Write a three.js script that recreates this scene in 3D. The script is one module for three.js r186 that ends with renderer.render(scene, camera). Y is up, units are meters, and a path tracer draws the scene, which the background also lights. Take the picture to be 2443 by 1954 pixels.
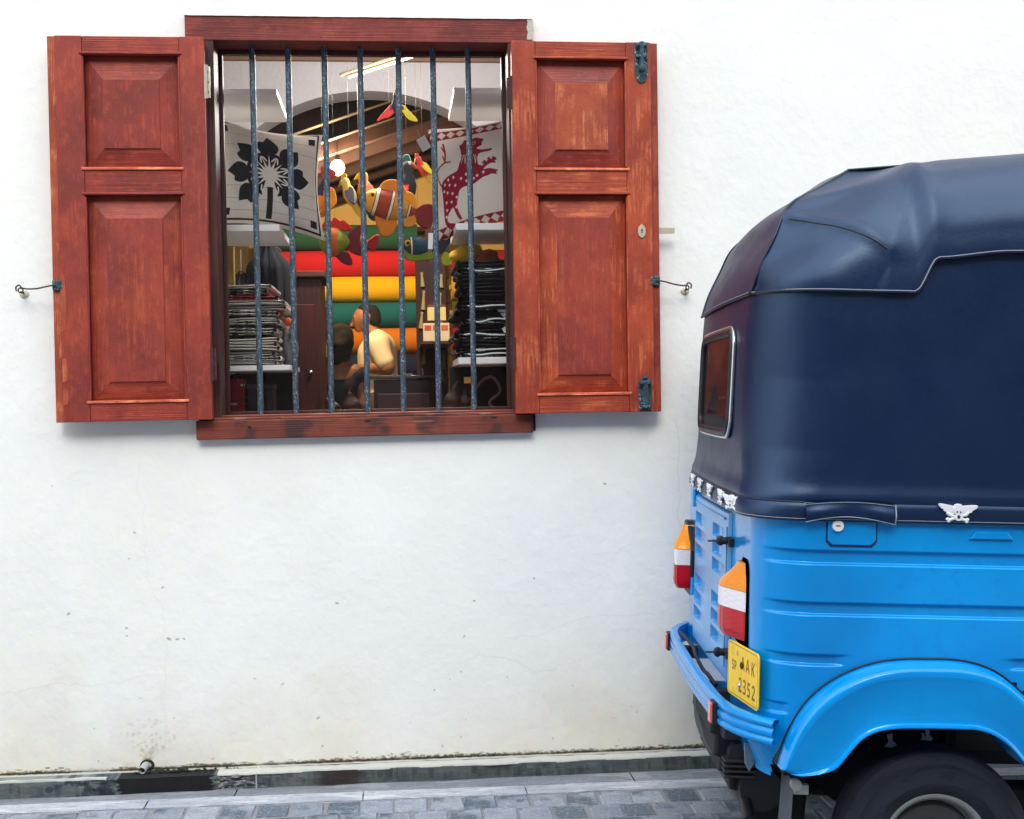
import * as THREE from 'three';
import { RoundedBoxGeometry } from 'three/addons/geometries/RoundedBoxGeometry.js';
import { MarchingCubes } from 'three/addons/objects/MarchingCubes.js';
import { mergeGeometries, mergeVertices, toCreasedNormals } from 'three/addons/utils/BufferGeometryUtils.js';
import { RectAreaLightUniformsLib } from 'three/addons/lights/RectAreaLightUniformsLib.js';

// ------------------------------------------------------------------ camera, sky, sun, exposure
const W = 1024, H = 819;
const scene = new THREE.Scene();
const camera = new THREE.PerspectiveCamera(38.05, W / H, 0.05, 900);
camera.position.set(0, 1.194, 3.70);
camera.rotation.set(-0.01436, -0.0971, -0.01927, 'YXZ');
scene.add(camera);

const renderer = new THREE.WebGLRenderer({ antialias: true });
renderer.setSize(W, H);
renderer.toneMapping = THREE.LinearToneMapping;
renderer.toneMappingExposure = 2.6;
renderer.shadowMap.enabled = true;
renderer.shadowMap.type = THREE.PCFSoftShadowMap;
RectAreaLightUniformsLib.init();

// overcast sky: brightest overhead, a little cooler than white
{
  const w = 256, h = 128, data = new Float32Array(w * h * 4);
  for (let j = 0; j < h; j++) for (let i = 0; i < w; i++) {
    const el = ((j + 0.5) / h - 0.5) * Math.PI, s = Math.sin(el), k = (j * w + i) * 4;
    const soft = 1 + 0.05 * Math.sin(i / w * Math.PI * 4 + s * 5) + 0.03 * Math.sin(i / w * Math.PI * 10 - s * 9);
    const L = s > 0 ? (0.72 + 0.55 * s) * soft : 0.25;
    data[k] = L * 0.92; data[k + 1] = L * 0.985; data[k + 2] = L * 1.06; data[k + 3] = 1;
  }
  const t = new THREE.DataTexture(data, w, h, THREE.RGBAFormat, THREE.FloatType);
  t.mapping = THREE.EquirectangularReflectionMapping;
  t.magFilter = t.minFilter = THREE.LinearFilter; t.needsUpdate = true;
  scene.background = t; scene.environment = t; scene.backgroundIntensity = 1.0; scene.environmentIntensity = 1.0;
}
const sun = new THREE.DirectionalLight(0xfff3e2, 0.6);
sun.position.set(-0.6, 8, 7.2); sun.target.position.set(0.3, 0.8, 0);
sun.castShadow = true; sun.shadow.radius = 45; sun.shadow.mapSize.set(2048, 2048);
Object.assign(sun.shadow.camera, { left: -5, right: 5, top: 5, bottom: -5, near: 0.5, far: 30 });
scene.add(sun, sun.target);

// ------------------------------------------------------------------ helpers
let seed = 7;
const rnd = () => { seed = (seed * 1664525 + 1013904223) >>> 0; return seed / 4294967296; };
const rr = (a, b) => a + (b - a) * rnd();
const lerp = (a, b, t) => a + (b - a) * t, clamp = (x, a = 0, b = 1) => Math.min(b, Math.max(a, x));
const sst = (a, b, x) => { const t = clamp((x - a) / (b - a)); return t * t * (3 - 2 * t); };
const V = (x, y, z) => new THREE.Vector3(x, y, z);
const PERM = new Float32Array(65536); for (let i = 0; i < 65536; i++) PERM[i] = rnd();
const hsh = (x, y, p) => PERM[((((x % p) + p) % p) * 157 + (((y % p) + p) % p) * 7919) & 65535];
function vn(x, y, p) {
  const xi = Math.floor(x), yi = Math.floor(y); let fx = x - xi, fy = y - yi;
  fx = fx * fx * (3 - 2 * fx); fy = fy * fy * (3 - 2 * fy);
  const a = hsh(xi, yi, p), b = hsh(xi + 1, yi, p), c = hsh(xi, yi + 1, p), d = hsh(xi + 1, yi + 1, p);
  return a + (b - a) * fx + (c - a) * fy + (a - b - c + d) * fx * fy;
}
function fbm(u, v, f, o = 4, g = 0.5) { let s = 0, a = 1, n = 0; for (let i = 0; i < o; i++) { s += a * vn(u * f + i * 17, v * f + i * 31, f); n += a; a *= g; f *= 2; } return s / n; }
// anisotropic noise: fu cells across, fv cells along, both periodic
function vna(u, v, fu, fv) {
  const x = u * fu, y = v * fv, xi = Math.floor(x), yi = Math.floor(y); let fx = x - xi, fy = y - yi;
  fx = fx * fx * (3 - 2 * fx); fy = fy * fy * (3 - 2 * fy);
  const q = (i, j) => PERM[((((i % fu) + fu) % fu) * 157 + (((j % fv) + fv) % fv) * 7919 + fu * 13) & 65535];
  const a = q(xi, yi), b = q(xi + 1, yi), c = q(xi, yi + 1), d = q(xi + 1, yi + 1);
  return a + (b - a) * fx + (c - a) * fy + (a - b - c + d) * fx * fy;
}
const mix3 = (a, b, t) => [a[0] + (b[0] - a[0]) * t, a[1] + (b[1] - a[1]) * t, a[2] + (b[2] - a[2]) * t];
function tex(w, h, fn, srgb = true) {
  const d = new Uint8Array(w * h * 4);
  for (let j = 0; j < h; j++) for (let i = 0; i < w; i++) {
    const c = fn((i + 0.5) / w, (j + 0.5) / h), k = (j * w + i) * 4;
    if (c.length) { d[k] = clamp(c[0], 0, 255); d[k + 1] = clamp(c[1], 0, 255); d[k + 2] = clamp(c[2], 0, 255); } else d[k] = d[k + 1] = d[k + 2] = clamp(c * 255, 0, 255);
    d[k + 3] = 255;
  }
  const t = new THREE.DataTexture(d, w, h); t.wrapS = t.wrapT = THREE.RepeatWrapping; t.magFilter = THREE.LinearFilter; t.minFilter = THREE.LinearMipmapLinearFilter; t.generateMipmaps = true;
  if (srgb) t.colorSpace = THREE.SRGBColorSpace; t.needsUpdate = true; return t;
}
function canvasTex(w, h, draw, srgb = true) {
  const c = document.createElement('canvas'); c.width = w; c.height = h; const g = c.getContext('2d'); draw(g, w, h);
  const t = new THREE.CanvasTexture(c); if (srgb) t.colorSpace = THREE.SRGBColorSpace; t.wrapS = t.wrapT = THREE.RepeatWrapping; return t;
}
const rep = (t, sx, sy = sx) => { const c = t.clone(); c.repeat.set(1 / sx, 1 / sy); c.needsUpdate = true; return c; };
const lin = (r, g, b) => new THREE.Color().setRGB(r, g, b);
const std = (o) => new THREE.MeshStandardMaterial(o);
const phys = (o) => new THREE.MeshPhysicalMaterial(o);
const names = {};
function numbered(n) { const k = names[n] = (names[n] ?? -1) + 1; return k ? `${n}_${String(k).padStart(3, '0')}` : n; }
function shade(o) { o.castShadow = o.receiveShadow = true; return o; }
function tag(o, label, category, group, kind) { if (label) o.userData.label = label; if (category) o.userData.category = category; if (group) o.userData.group = group; if (kind) o.userData.kind = kind; return o; }
function thing(name, label, category, pos = [0, 0, 0], group) { const o = new THREE.Group(); o.name = numbered(name); o.position.set(...pos); scene.add(o); return tag(o, label, category, group); }
function part(parent, name, geo, mat, label) { const m = shade(new THREE.Mesh(Array.isArray(geo) ? merge(geo) : geo, mat)); m.name = name; if (label) m.userData.label = label; parent.add(m); return m; }
function solo(name, geo, mat, label, category, group, kind) { const m = shade(new THREE.Mesh(Array.isArray(geo) ? merge(geo) : geo, mat)); m.name = numbered(name); scene.add(m); return tag(m, label, category, group, kind); }
function merge(list) {
  const l = list.map((g) => { let q = g.index ? g.toNonIndexed() : g; for (const k of Object.keys(q.attributes)) if (!['position', 'normal', 'uv'].includes(k)) q.deleteAttribute(k); if (!q.attributes.uv) q.setAttribute('uv', new THREE.BufferAttribute(new Float32Array(q.attributes.position.count * 2), 2)); return q; });
  return l.length > 1 ? mergeGeometries(l) : l[0];
}
// uv in metres from the dominant axis of each face; grain 'x' turns the texture's long direction along x
function muv(g, grain = 'y', off = true) {
  g = g.index ? g.toNonIndexed() : g; const p = g.attributes.position, uv = new Float32Array(p.count * 2), ox = off ? rnd() * 5 : 0, oy = off ? rnd() * 5 : 0;
  const a = V(), b = V(), c = V();
  for (let i = 0; i < p.count; i += 3) {
    a.fromBufferAttribute(p, i); b.fromBufferAttribute(p, i + 1); c.fromBufferAttribute(p, i + 2);
    const n = b.clone().sub(a).cross(c.clone().sub(a)); const nx = Math.abs(n.x), ny = Math.abs(n.y), nz = Math.abs(n.z);
    for (let k = 0; k < 3; k++) {
      const q = [a, b, c][k]; let s, t;
      if (nz >= nx && nz >= ny) { s = q.x; t = q.y; } else if (nx >= ny) { s = q.z; t = q.y; } else { s = q.x; t = q.z; if (grain === 'y') { s = q.z; t = q.x; } }
      if (grain === 'x') [s, t] = [t, s];
      uv[(i + k) * 2] = s + ox; uv[(i + k) * 2 + 1] = t + oy;
    }
  }
  g.setAttribute('uv', new THREE.BufferAttribute(uv, 2)); return g;
}
function bx(w, h, d, x, y, z, r = 0, grain = 'y') { const g = r ? new RoundedBoxGeometry(w, h, d, 2, r) : new THREE.BoxGeometry(w, h, d); g.translate(x, y, z); return muv(g, grain); }
const bb = (x0, x1, y0, y1, z0, z1, r = 0, grain = 'y') => bx(x1 - x0, y1 - y0, z1 - z0, (x0 + x1) / 2, (y0 + y1) / 2, (z0 + z1) / 2, r, grain);
function cyl(r0, r1, a, b, seg = 20, caps = true) { // from point a to point b
  const d = b.clone().sub(a), g = new THREE.CylinderGeometry(r1, r0, d.length(), seg, 1, !caps);
  g.applyQuaternion(new THREE.Quaternion().setFromUnitVectors(V(0, 1, 0), d.normalize())); const m = a.clone().add(b).multiplyScalar(0.5); g.translate(m.x, m.y, m.z); return g;
}
function tube(pts, r, seg = 40, rs = 8, closed = false) { return new THREE.TubeGeometry(new THREE.CatmullRomCurve3(pts, closed, 'centripetal'), seg, r, rs, closed); }
function ell(rx, ry, rz, x, y, z, ws = 24, hs = 16) { const g = new THREE.SphereGeometry(1, ws, hs); g.scale(rx, ry, rz); g.translate(x, y, z); return g; }
function grid(nu, nv, fn, skip, closeU = false) {
  const pos = [], uv = [], idx = [];
  for (let j = 0; j <= nv; j++) for (let i = 0; i <= nu; i++) { const p = fn(i / nu, j / nv); pos.push(p[0], p[1], p[2]); uv.push(p[3] ?? i / nu, p[4] ?? j / nv); }
  for (let j = 0; j < nv; j++) for (let i = 0; i < nu; i++) {
    const a = j * (nu + 1) + i, b = a + 1, c = a + nu + 1, d = c + 1;
    if (skip && skip((i + 0.5) / nu, (j + 0.5) / nv, pos, a)) continue;
    idx.push(a, b, d, a, d, c);
  }
  const g = new THREE.BufferGeometry(); g.setAttribute('position', new THREE.Float32BufferAttribute(pos, 3)); g.setAttribute('uv', new THREE.Float32BufferAttribute(uv, 2)); g.setIndex(idx); g.computeVertexNormals(); return g;
}
function ext(pts, depth, bev = 0, seg = 12, curve = false) { // outline in x,y pushed along z
  const s = curve ? new THREE.Shape(new THREE.SplineCurve([...pts, pts[0]].map((p) => new THREE.Vector2(...p))).getPoints(pts.length * 6)) : new THREE.Shape(pts.map((p) => new THREE.Vector2(...p)));
  return new THREE.ExtrudeGeometry(s, { depth, bevelEnabled: bev > 0, bevelSize: bev, bevelThickness: bev, bevelSegments: 2, curveSegments: seg });
}
// sum of tapered capsules joined smoothly, meshed with marching cubes
function flesh(caps, res, c, half, k = 0.02) {
  const mc = new MarchingCubes(res, new THREE.MeshBasicMaterial(), false, false, 90000); mc.isolation = 0; const n = res, f = mc.field; let q = 0;
  for (let z = 0; z < n; z++) for (let y = 0; y < n; y++) for (let x = 0; x < n; x++, q++) {
    const px = (x / (n / 2) - 1) * half + c[0], py = (y / (n / 2) - 1) * half + c[1], pz = (z / (n / 2) - 1) * half + c[2]; let s = 0, mn = 9;
    for (const [a, b, ra, rb] of caps) {
      const dx = b[0] - a[0], dy = b[1] - a[1], dz = b[2] - a[2], L = dx * dx + dy * dy + dz * dz;
      const t = L ? clamp(((px - a[0]) * dx + (py - a[1]) * dy + (pz - a[2]) * dz) / L) : 0;
      const d = Math.hypot(px - a[0] - dx * t, py - a[1] - dy * t, pz - a[2] - dz * t) - lerp(ra, rb, t);
      s += Math.exp(-d / k); if (d < mn) mn = d;
    }
    f[q] = s > 1e-30 && isFinite(s) ? k * Math.log(s) : -mn;
  }
  mc.update(); const g0 = new THREE.BufferGeometry(), pos = mc.positionArray.slice(0, mc.count * 3);
  for (let i = 0; i < pos.length; i += 3) { pos[i] = pos[i] * half + c[0]; pos[i + 1] = pos[i + 1] * half + c[1]; pos[i + 2] = pos[i + 2] * half + c[2]; }
  g0.setAttribute('position', new THREE.BufferAttribute(pos, 3)); const g = mergeVertices(g0, 1e-4); g.computeVertexNormals(); return g;
}

// ------------------------------------------------------------------ procedural materials
const T = {}, M = {};
const ledge0 = (x) => 0.0565 - 0.0093 * x;
T.plaster = canvasTex(2048, 2048, (g, w) => { // 4 m square, x from -1.6, y from -0.4
  const px = (x) => (x + 1.6) / 4 * w, py = (y) => w - (y + 0.4) / 4 * w, S = w / 4;
  g.fillStyle = 'rgb(240,242,239)'; g.fillRect(0, 0, w, w);
  for (let i = 0; i < 900; i++) { const x = rnd() * w, y = rnd() * w, r = rr(30, 190); const k = g.createRadialGradient(x, y, 0, x, y, r); const c = rnd() < 0.5 ? '255,255,255' : rnd() < 0.5 ? '214,222,224' : '226,224,212'; k.addColorStop(0, `rgba(${c},${rr(0.03, 0.11)})`); k.addColorStop(1, `rgba(${c},0)`); g.fillStyle = k; g.fillRect(x - r, y - r, 2 * r, 2 * r); }
  // faint yellowing and splash dirt rising from the pavement
  for (let i = 0; i < 420; i++) { const x = rnd() * w, y = py(rr(0.02, 0.02 + 0.75 * rnd() * rnd())), r = rr(15, 110); const k = g.createRadialGradient(x, y, 0, x, y, r); k.addColorStop(0, `rgba(214,205,176,${rr(0.02, 0.085)})`); k.addColorStop(1, 'rgba(214,205,176,0)'); g.fillStyle = k; g.fillRect(x - r, y - r, 2 * r, 2 * r); }
  for (let i = 0; i < 130; i++) { const x = rnd() * w, y = py(0.03 + 1.2 * rnd() * rnd() * rnd()), r = rr(0.5, 1.5); g.fillStyle = `rgba(${rr(60, 130)},${rr(60, 110)},${rr(50, 80)},${rr(0.12, 0.5)})`; g.beginPath(); g.ellipse(x, y, r * rr(0.6, 2.5), r, rr(0, 3), 0, 7); g.fill(); }
  // mould along the foot of the wall
  for (let i = 0; i < 7000; i++) { const x = rr(-1.55, 1.9), n = fbm(x * 0.2 + 3, 0.2, 40, 3), y = ledge0(x) + 0.002 + (rnd() * rnd() * rnd()) * 0.022 * (0.3 + n); g.fillStyle = `rgba(${rr(34, 84)},${rr(34, 72)},${rr(22, 46)},${rr(0.15, 0.6) * sst(0.2, 0.5, n)})`; g.beginPath(); g.ellipse(px(x), py(y), rr(0.6, 4.5), rr(0.5, 1.3), 0, 0, 7); g.fill(); }
  // fan of dirt above the drain stub
  for (let i = 0; i < 420; i++) { const a = rr(-0.7, 0.9), d = Math.pow(rnd(), 3) * 0.14, x = -0.78 + Math.sin(a) * d, y = 0.085 + Math.cos(a) * d; g.fillStyle = `rgba(${rr(70, 130)},${rr(66, 110)},${rr(40, 70)},${rr(0.02, 0.1)})`; g.beginPath(); g.arc(px(x), py(y), rr(0.5, 3.2), 0, 7); g.fill(); }
  // scrapes, plugged holes and hairline cracks
  const crack = (x, y, n, dx, dy, a) => { g.strokeStyle = `rgba(150,148,138,${a})`; g.lineWidth = 1.1; g.beginPath(); g.moveTo(px(x), py(y)); for (let i = 0; i < n; i++) { x += dx + rr(-0.012, 0.012); y += dy + rr(-0.012, 0.012); g.lineTo(px(x), py(y)); } g.stroke(); };
  crack(-0.78, 1.0, 40, 0.0005, -0.022, 0.1); crack(0.35, 0.42, 26, 0.03, 0.003, 0.12); crack(0.2, 0.36, 14, 0.02, -0.002, 0.18); crack(-1.2, 0.31, 20, 0.025, 0.0015, 0.16); crack(0.88, 1.1, 16, 0.004, -0.03, 0.16);
  for (const [x, y, r] of [[-0.705, 0.462, 6], [-0.68, 0.46, 5], [-0.66, 0.461, 4], [-0.83, 0.5, 4], [-0.83, 0.476, 3], [-1.0, 0.55, 5], [-0.72, 0.62, 4], [0.23, 0.545, 4], [-0.26, 0.2, 5], [0.65, 0.9, 5], [-0.8, 0.79, 4], [0.1, 0.27, 3], [-0.45, 0.33, 3]]) { g.fillStyle = 'rgba(120,116,104,0.6)'; g.beginPath(); g.ellipse(px(x), py(y), r * 0.6, r * 0.28, rr(-0.6, 0.6), 0, 7); g.fill(); }
});
T.plaster.offset.set(0.4, 0.1); T.plaster.repeat.set(0.25, 0.25);
T.plasterBump = tex(1024, 1024, (u, v) => { const a = fbm(u, v, 5, 5, 0.55), b = fbm(u, v, 40, 3, 0.6), s = Math.pow(vna(u + 0.02 * a, v + 0.03 * a, 14, 46), 4) * 0.16; return 0.6 * a + 0.34 * b + s * fbm(u, v, 3, 2); }, false);
T.wood = tex(1024, 1024, (u, v) => { // sun-bleached red stain, grain along v
  const a = fbm(u, v, 4, 4), warp = u + 0.0035 * Math.sin(v * 6.28 * 2 + a * 5), st = vna(warp + 0.02 * fbm(u, v, 9, 2), v + 0.05 * a, 90, 4) * 0.3 + vna(warp, v, 190, 9) * 0.3 + vna(u, v, 330, 21) * 0.25 + vn(u * 400, v * 90, 400) * 0.15, big = fbm(u, v, 3, 3), mo = fbm(u + 0.2, v + 0.6, 22, 4, 0.6);
  let c = mix3([116, 36, 27], [170, 62, 42], clamp(0.1 + 0.55 * a + 0.5 * (mo - 0.25)));
  c = mix3(c, [84, 20, 22], sst(0.46, 0.76, big) * 0.42); c = mix3(c, [182, 82, 48], sst(0.42, 0.72, st) * sst(0.36, 0.7, mo) * 0.6); c = mix3(c, [184, 108, 78], sst(0.6, 0.85, fbm(u * 2 + 0.7, v + 0.1, 44, 4)) * sst(0.45, 0.75, a) * 0.3);
  c = mix3(c, [92, 24, 26], sst(0.74, 0.97, vna(warp, v, 190, 9)) * 0.28); const n = (vn(u * 512, v * 512, 512) - 0.5) * 16; return [c[0] + n, c[1] + n, c[2] + n];
});
T.woodPale = tex(1024, 1024, (u, v) => {
  const a = fbm(u, v, 6, 5), st = vna(u + 0.02 * a, v + 0.05 * a, 90, 4) * 0.3 + vna(u, v, 190, 9) * 0.3 + vna(u, v, 330, 21) * 0.25 + vn(u * 400, v * 90, 400) * 0.15, b = fbm(u + 0.3, v, 14, 5, 0.6);
  let c = mix3([130, 46, 28], [176, 80, 46], clamp(a * 1.3 - 0.1)); c = mix3(c, [208, 128, 84], sst(0.4, 0.7, b) * sst(0.36, 0.66, st) * 0.75); c = mix3(c, [92, 28, 22], sst(0.55, 0.9, 1 - b) * 0.3);
  const n = (vn(u * 512, v * 512, 512) - 0.5) * 20; return [c[0] + n, c[1] + n, c[2] + n];
});
T.woodDark = tex(512, 512, (u, v) => { const a = fbm(u, v, 4, 4), st = vna(u, v, 70, 3); let c = mix3([50, 24, 24], [96, 42, 34], a); c = mix3(c, [34, 18, 24], sst(0.5, 0.9, st) * 0.6); return c; });
T.woodSill = tex(1024, 512, (u, v) => { const a = fbm(u, v, 5, 5), st = vna(u + 0.02 * a, v, 60, 3), b = fbm(u + 0.5, v, 9, 4); let c = mix3([84, 34, 28], [148, 70, 46], clamp(a * 1.3 - 0.1)); c = mix3(c, [52, 30, 34], sst(0.52, 0.72, b) * 0.75); c = mix3(c, [206, 150, 116], sst(0.66, 0.85, st * 0.5 + b * 0.5) * 0.7); return c; });
T.woodBump = tex(512, 1024, (u, v) => 0.5 * vna(u, v, 120, 5) + 0.25 * vna(u, v, 250, 14) + 0.3 * fbm(u, v, 6, 3), false);
T.steel = tex(512, 512, (u, v) => { const a = fbm(u, v, 8, 4), b = fbm(u, v, 44, 3); let c = mix3([38, 52, 66], [84, 106, 120], a); c = mix3(c, [188, 208, 216], sst(0.6, 0.74, b) * sst(0.35, 0.62, fbm(u + 0.4, v, 5, 2)) * 0.9); c = mix3(c, [24, 32, 48], sst(0.58, 0.8, 1 - b) * 0.5); return c; });
T.speck = tex(512, 512, (u, v) => fbm(u, v, 24, 4, 0.6), false);
T.fine = tex(512, 512, (u, v) => 0.5 * fbm(u, v, 64, 2) + 0.5 * fbm(u, v, 8, 3), false);
T.weave = tex(512, 512, (u, v) => 0.5 + 0.25 * Math.sin(u * 6.283 * 96) * Math.sin(v * 6.283 * 96) + 0.25 * (fbm(u, v, 32, 2) - 0.5), false);
T.vinylRough = tex(512, 512, (u, v) => clamp(0.36 + 0.1 * (fbm(u, v, 6, 4) - 0.5) + 0.06 * (fbm(u, v, 64, 2) - 0.5)), false);
T.plinth = canvasTex(2048, 128, (g, w, h) => { // 3.2 m from x = -1.6
  const px = (x) => (x + 1.6) / 3.2 * w; g.fillStyle = 'rgb(112,124,122)'; g.fillRect(0, 0, w, h);
  for (let i = 0; i < 900; i++) { const x = rnd() * w, y = rnd() * h, r = rr(6, 46), t = x / w; const c = t > 0.42 ? [[104, 114, 114], [126, 134, 130], [84, 94, 102], [112, 122, 116]] : [[140, 148, 148], [112, 124, 126], [88, 100, 112], [150, 152, 146]]; const q = c[Math.floor(rnd() * 4)]; const k = g.createRadialGradient(x, y, 0, x, y, r); k.addColorStop(0, `rgba(${q},${rr(0.2, 0.6)})`); k.addColorStop(1, `rgba(${q},0)`); g.fillStyle = k; g.fillRect(x - r, y - r, 2 * r, 2 * r); }
  for (let i = 0; i < 260; i++) { const x = rnd() * w, r = rr(3, 14); g.fillStyle = `rgba(40,50,62,${rr(0.05, 0.3)})`; g.fillRect(x, rr(0, h * 0.5), r, rr(20, 90)); }
  g.fillStyle = 'rgb(16,20,24)'; g.beginPath(); g.moveTo(px(-0.86), 0); for (let i = 0; i <= 14; i++) g.lineTo(px(-0.86 + 0.014 * rr(-1, 1) + 0.006 * i / 7), i / 14 * h); for (let i = 14; i >= 0; i--) g.lineTo(px(-0.575 + 0.012 * rr(-1, 1)), i / 14 * h); g.fill();
  for (let i = 0; i < 150; i++) { const x = px(-0.57 + 0.15 * rnd() * rnd() + 0.02 * rnd()), y = rnd() * h; g.fillStyle = rnd() < 0.5 ? `rgba(20,26,34,${rr(0.4, 0.9)})` : `rgba(206,208,196,${rr(0.4, 0.9)})`; g.beginPath(); g.ellipse(x, y, rr(2, 9), rr(2, 9), rr(0, 3), 0, 7); g.fill(); }
  for (let i = 0; i < 70; i++) { const x = px(-0.86 - 0.2 * rnd() * rnd()), y = rnd() * h; g.fillStyle = `rgba(34,44,60,${rr(0.15, 0.6)})`; g.beginPath(); g.ellipse(x, y, rr(3, 10), rr(5, 26), rr(-0.3, 0.3), 0, 7); g.fill(); }
  g.fillStyle = 'rgb(214,216,210)'; g.fillRect(px(-0.447), 0, 3, h);
  for (let i = 0; i < 60; i++) { g.fillStyle = 'rgba(58,44,44,0.14)'; g.beginPath(); g.ellipse(px(-0.19 + rr(-0.05, 0.05)), h * rr(0, 0.8), rr(8, 34), rr(10, 40), 0, 0, 7); g.fill(); }
});
T.concrete = tex(1024, 256, (u, v) => { const a = fbm(u, v, 6, 5, 0.6), b = fbm(u, v, 60, 3); let c = mix3([148, 154, 164], [186, 190, 198], a); c = mix3(c, [112, 118, 130], sst(0.56, 0.7, b) * 0.35); c = mix3(c, [206, 208, 212], sst(0.62, 0.75, fbm(u + 0.2, v, 9, 4)) * 0.7); return c; });
T.setts = tex(1024, 1024, (u, v) => { const a = fbm(u, v, 10, 5, 0.6), b = fbm(u, v, 90, 3); let c = mix3([122, 130, 142], [158, 164, 174], a); c = mix3(c, [70, 84, 96], sst(0.58, 0.75, fbm(u + 0.7, v, 5, 4)) * 0.7); c = mix3(c, [186, 192, 200], sst(0.6, 0.72, b) * 0.45); return c; });
const wood = (map, o = {}) => std({ map: rep(map, 0.75, 0.75), bumpMap: rep(T.woodBump, 0.4, 0.8), bumpScale: 0.0012, roughness: 0.62, ...o });
M.plaster = std({ map: T.plaster, bumpMap: rep(T.plasterBump, 0.9), bumpScale: 0.0031, roughness: 0.93 });
M.wood = wood(T.wood); M.woodRail = wood(T.wood, { color: lin(1.0, 0.92, 0.9) }); M.woodField = wood(T.woodPale, { roughness: 0.7 }); M.woodFieldRed = wood(T.wood, { color: lin(1.05, 1.15, 1.15), roughness: 0.55 });
M.woodWarm = wood(T.woodPale, { color: lin(0.95, 0.72, 0.62) });
M.woodDark = wood(T.woodDark); M.woodSill = wood(T.woodSill, { roughness: 0.72 }); M.lintel = wood(T.wood, { color: lin(0.72, 0.8, 1.0), roughness: 0.68 });
M.paleMortar = std({ color: lin(0.52, 0.52, 0.48), bumpMap: rep(T.fine, 0.12), bumpScale: 0.004, roughness: 0.95 });
M.bar = std({ map: rep(T.steel, 0.08, 0.16), bumpMap: rep(T.speck, 0.06), bumpScale: 0.0009, roughness: 0.5, metalness: 0.15 });
M.bolt = std({ map: rep(T.steel, 0.15), color: lin(0.8, 1.0, 0.95), bumpMap: rep(T.speck, 0.05), bumpScale: 0.0015, roughness: 0.55, metalness: 0.35 });
M.boltGreen = std({ map: rep(T.steel, 0.1), color: lin(0.55, 0.85, 0.75), bumpMap: rep(T.speck, 0.05), bumpScale: 0.001, roughness: 0.6, metalness: 0.2 });
M.rusty = std({ color: lin(0.09, 0.055, 0.03), roughness: 0.7, metalness: 0.5, bumpMap: rep(T.speck, 0.03), bumpScale: 0.0006 });
M.paleMetal = std({ color: lin(0.5, 0.45, 0.36), roughness: 0.5, metalness: 0.3, bumpMap: rep(T.speck, 0.06), bumpScale: 0.0008 });
M.glass = phys({ color: 0xffffff, transmission: 1, thickness: 0, roughness: 0.01, ior: 1.5 });
M.plinth = std({ map: T.plinth, bumpMap: rep(T.fine, 0.25), bumpScale: 0.006, roughness: 0.97 });
M.concrete = std({ map: rep(T.concrete, 1.1, 0.28), bumpMap: rep(T.fine, 0.2), bumpScale: 0.005, roughness: 0.9 });
M.concreteDull = std({ map: rep(T.concrete, 0.8, 0.2), color: lin(0.66, 0.68, 0.7), bumpMap: rep(T.fine, 0.1), bumpScale: 0.008, roughness: 0.95 });
M.setts = [[0.97, 0.98, 1.0], [1.06, 1.06, 1.06], [0.88, 0.9, 0.92], [1.0, 1.0, 1.0], [0.82, 0.85, 0.88]].map((c) => std({ map: rep(T.setts, 0.5), color: lin(...c), bumpMap: rep(T.fine, 0.16), bumpScale: 0.006, roughness: 0.8 }));
M.grout = std({ color: lin(0.25, 0.26, 0.27), bumpMap: rep(T.fine, 0.15), bumpScale: 0.006, roughness: 0.97 });
const cloth = (r, g, b, o = {}) => std({ color: lin(r, g, b), roughness: 0.92, bumpMap: rep(T.weave, 0.1), bumpScale: 0.0012, ...o });
const plain = (r, g, b, rough = 0.6, o = {}) => std({ color: lin(r, g, b), roughness: rough, ...o });

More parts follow.
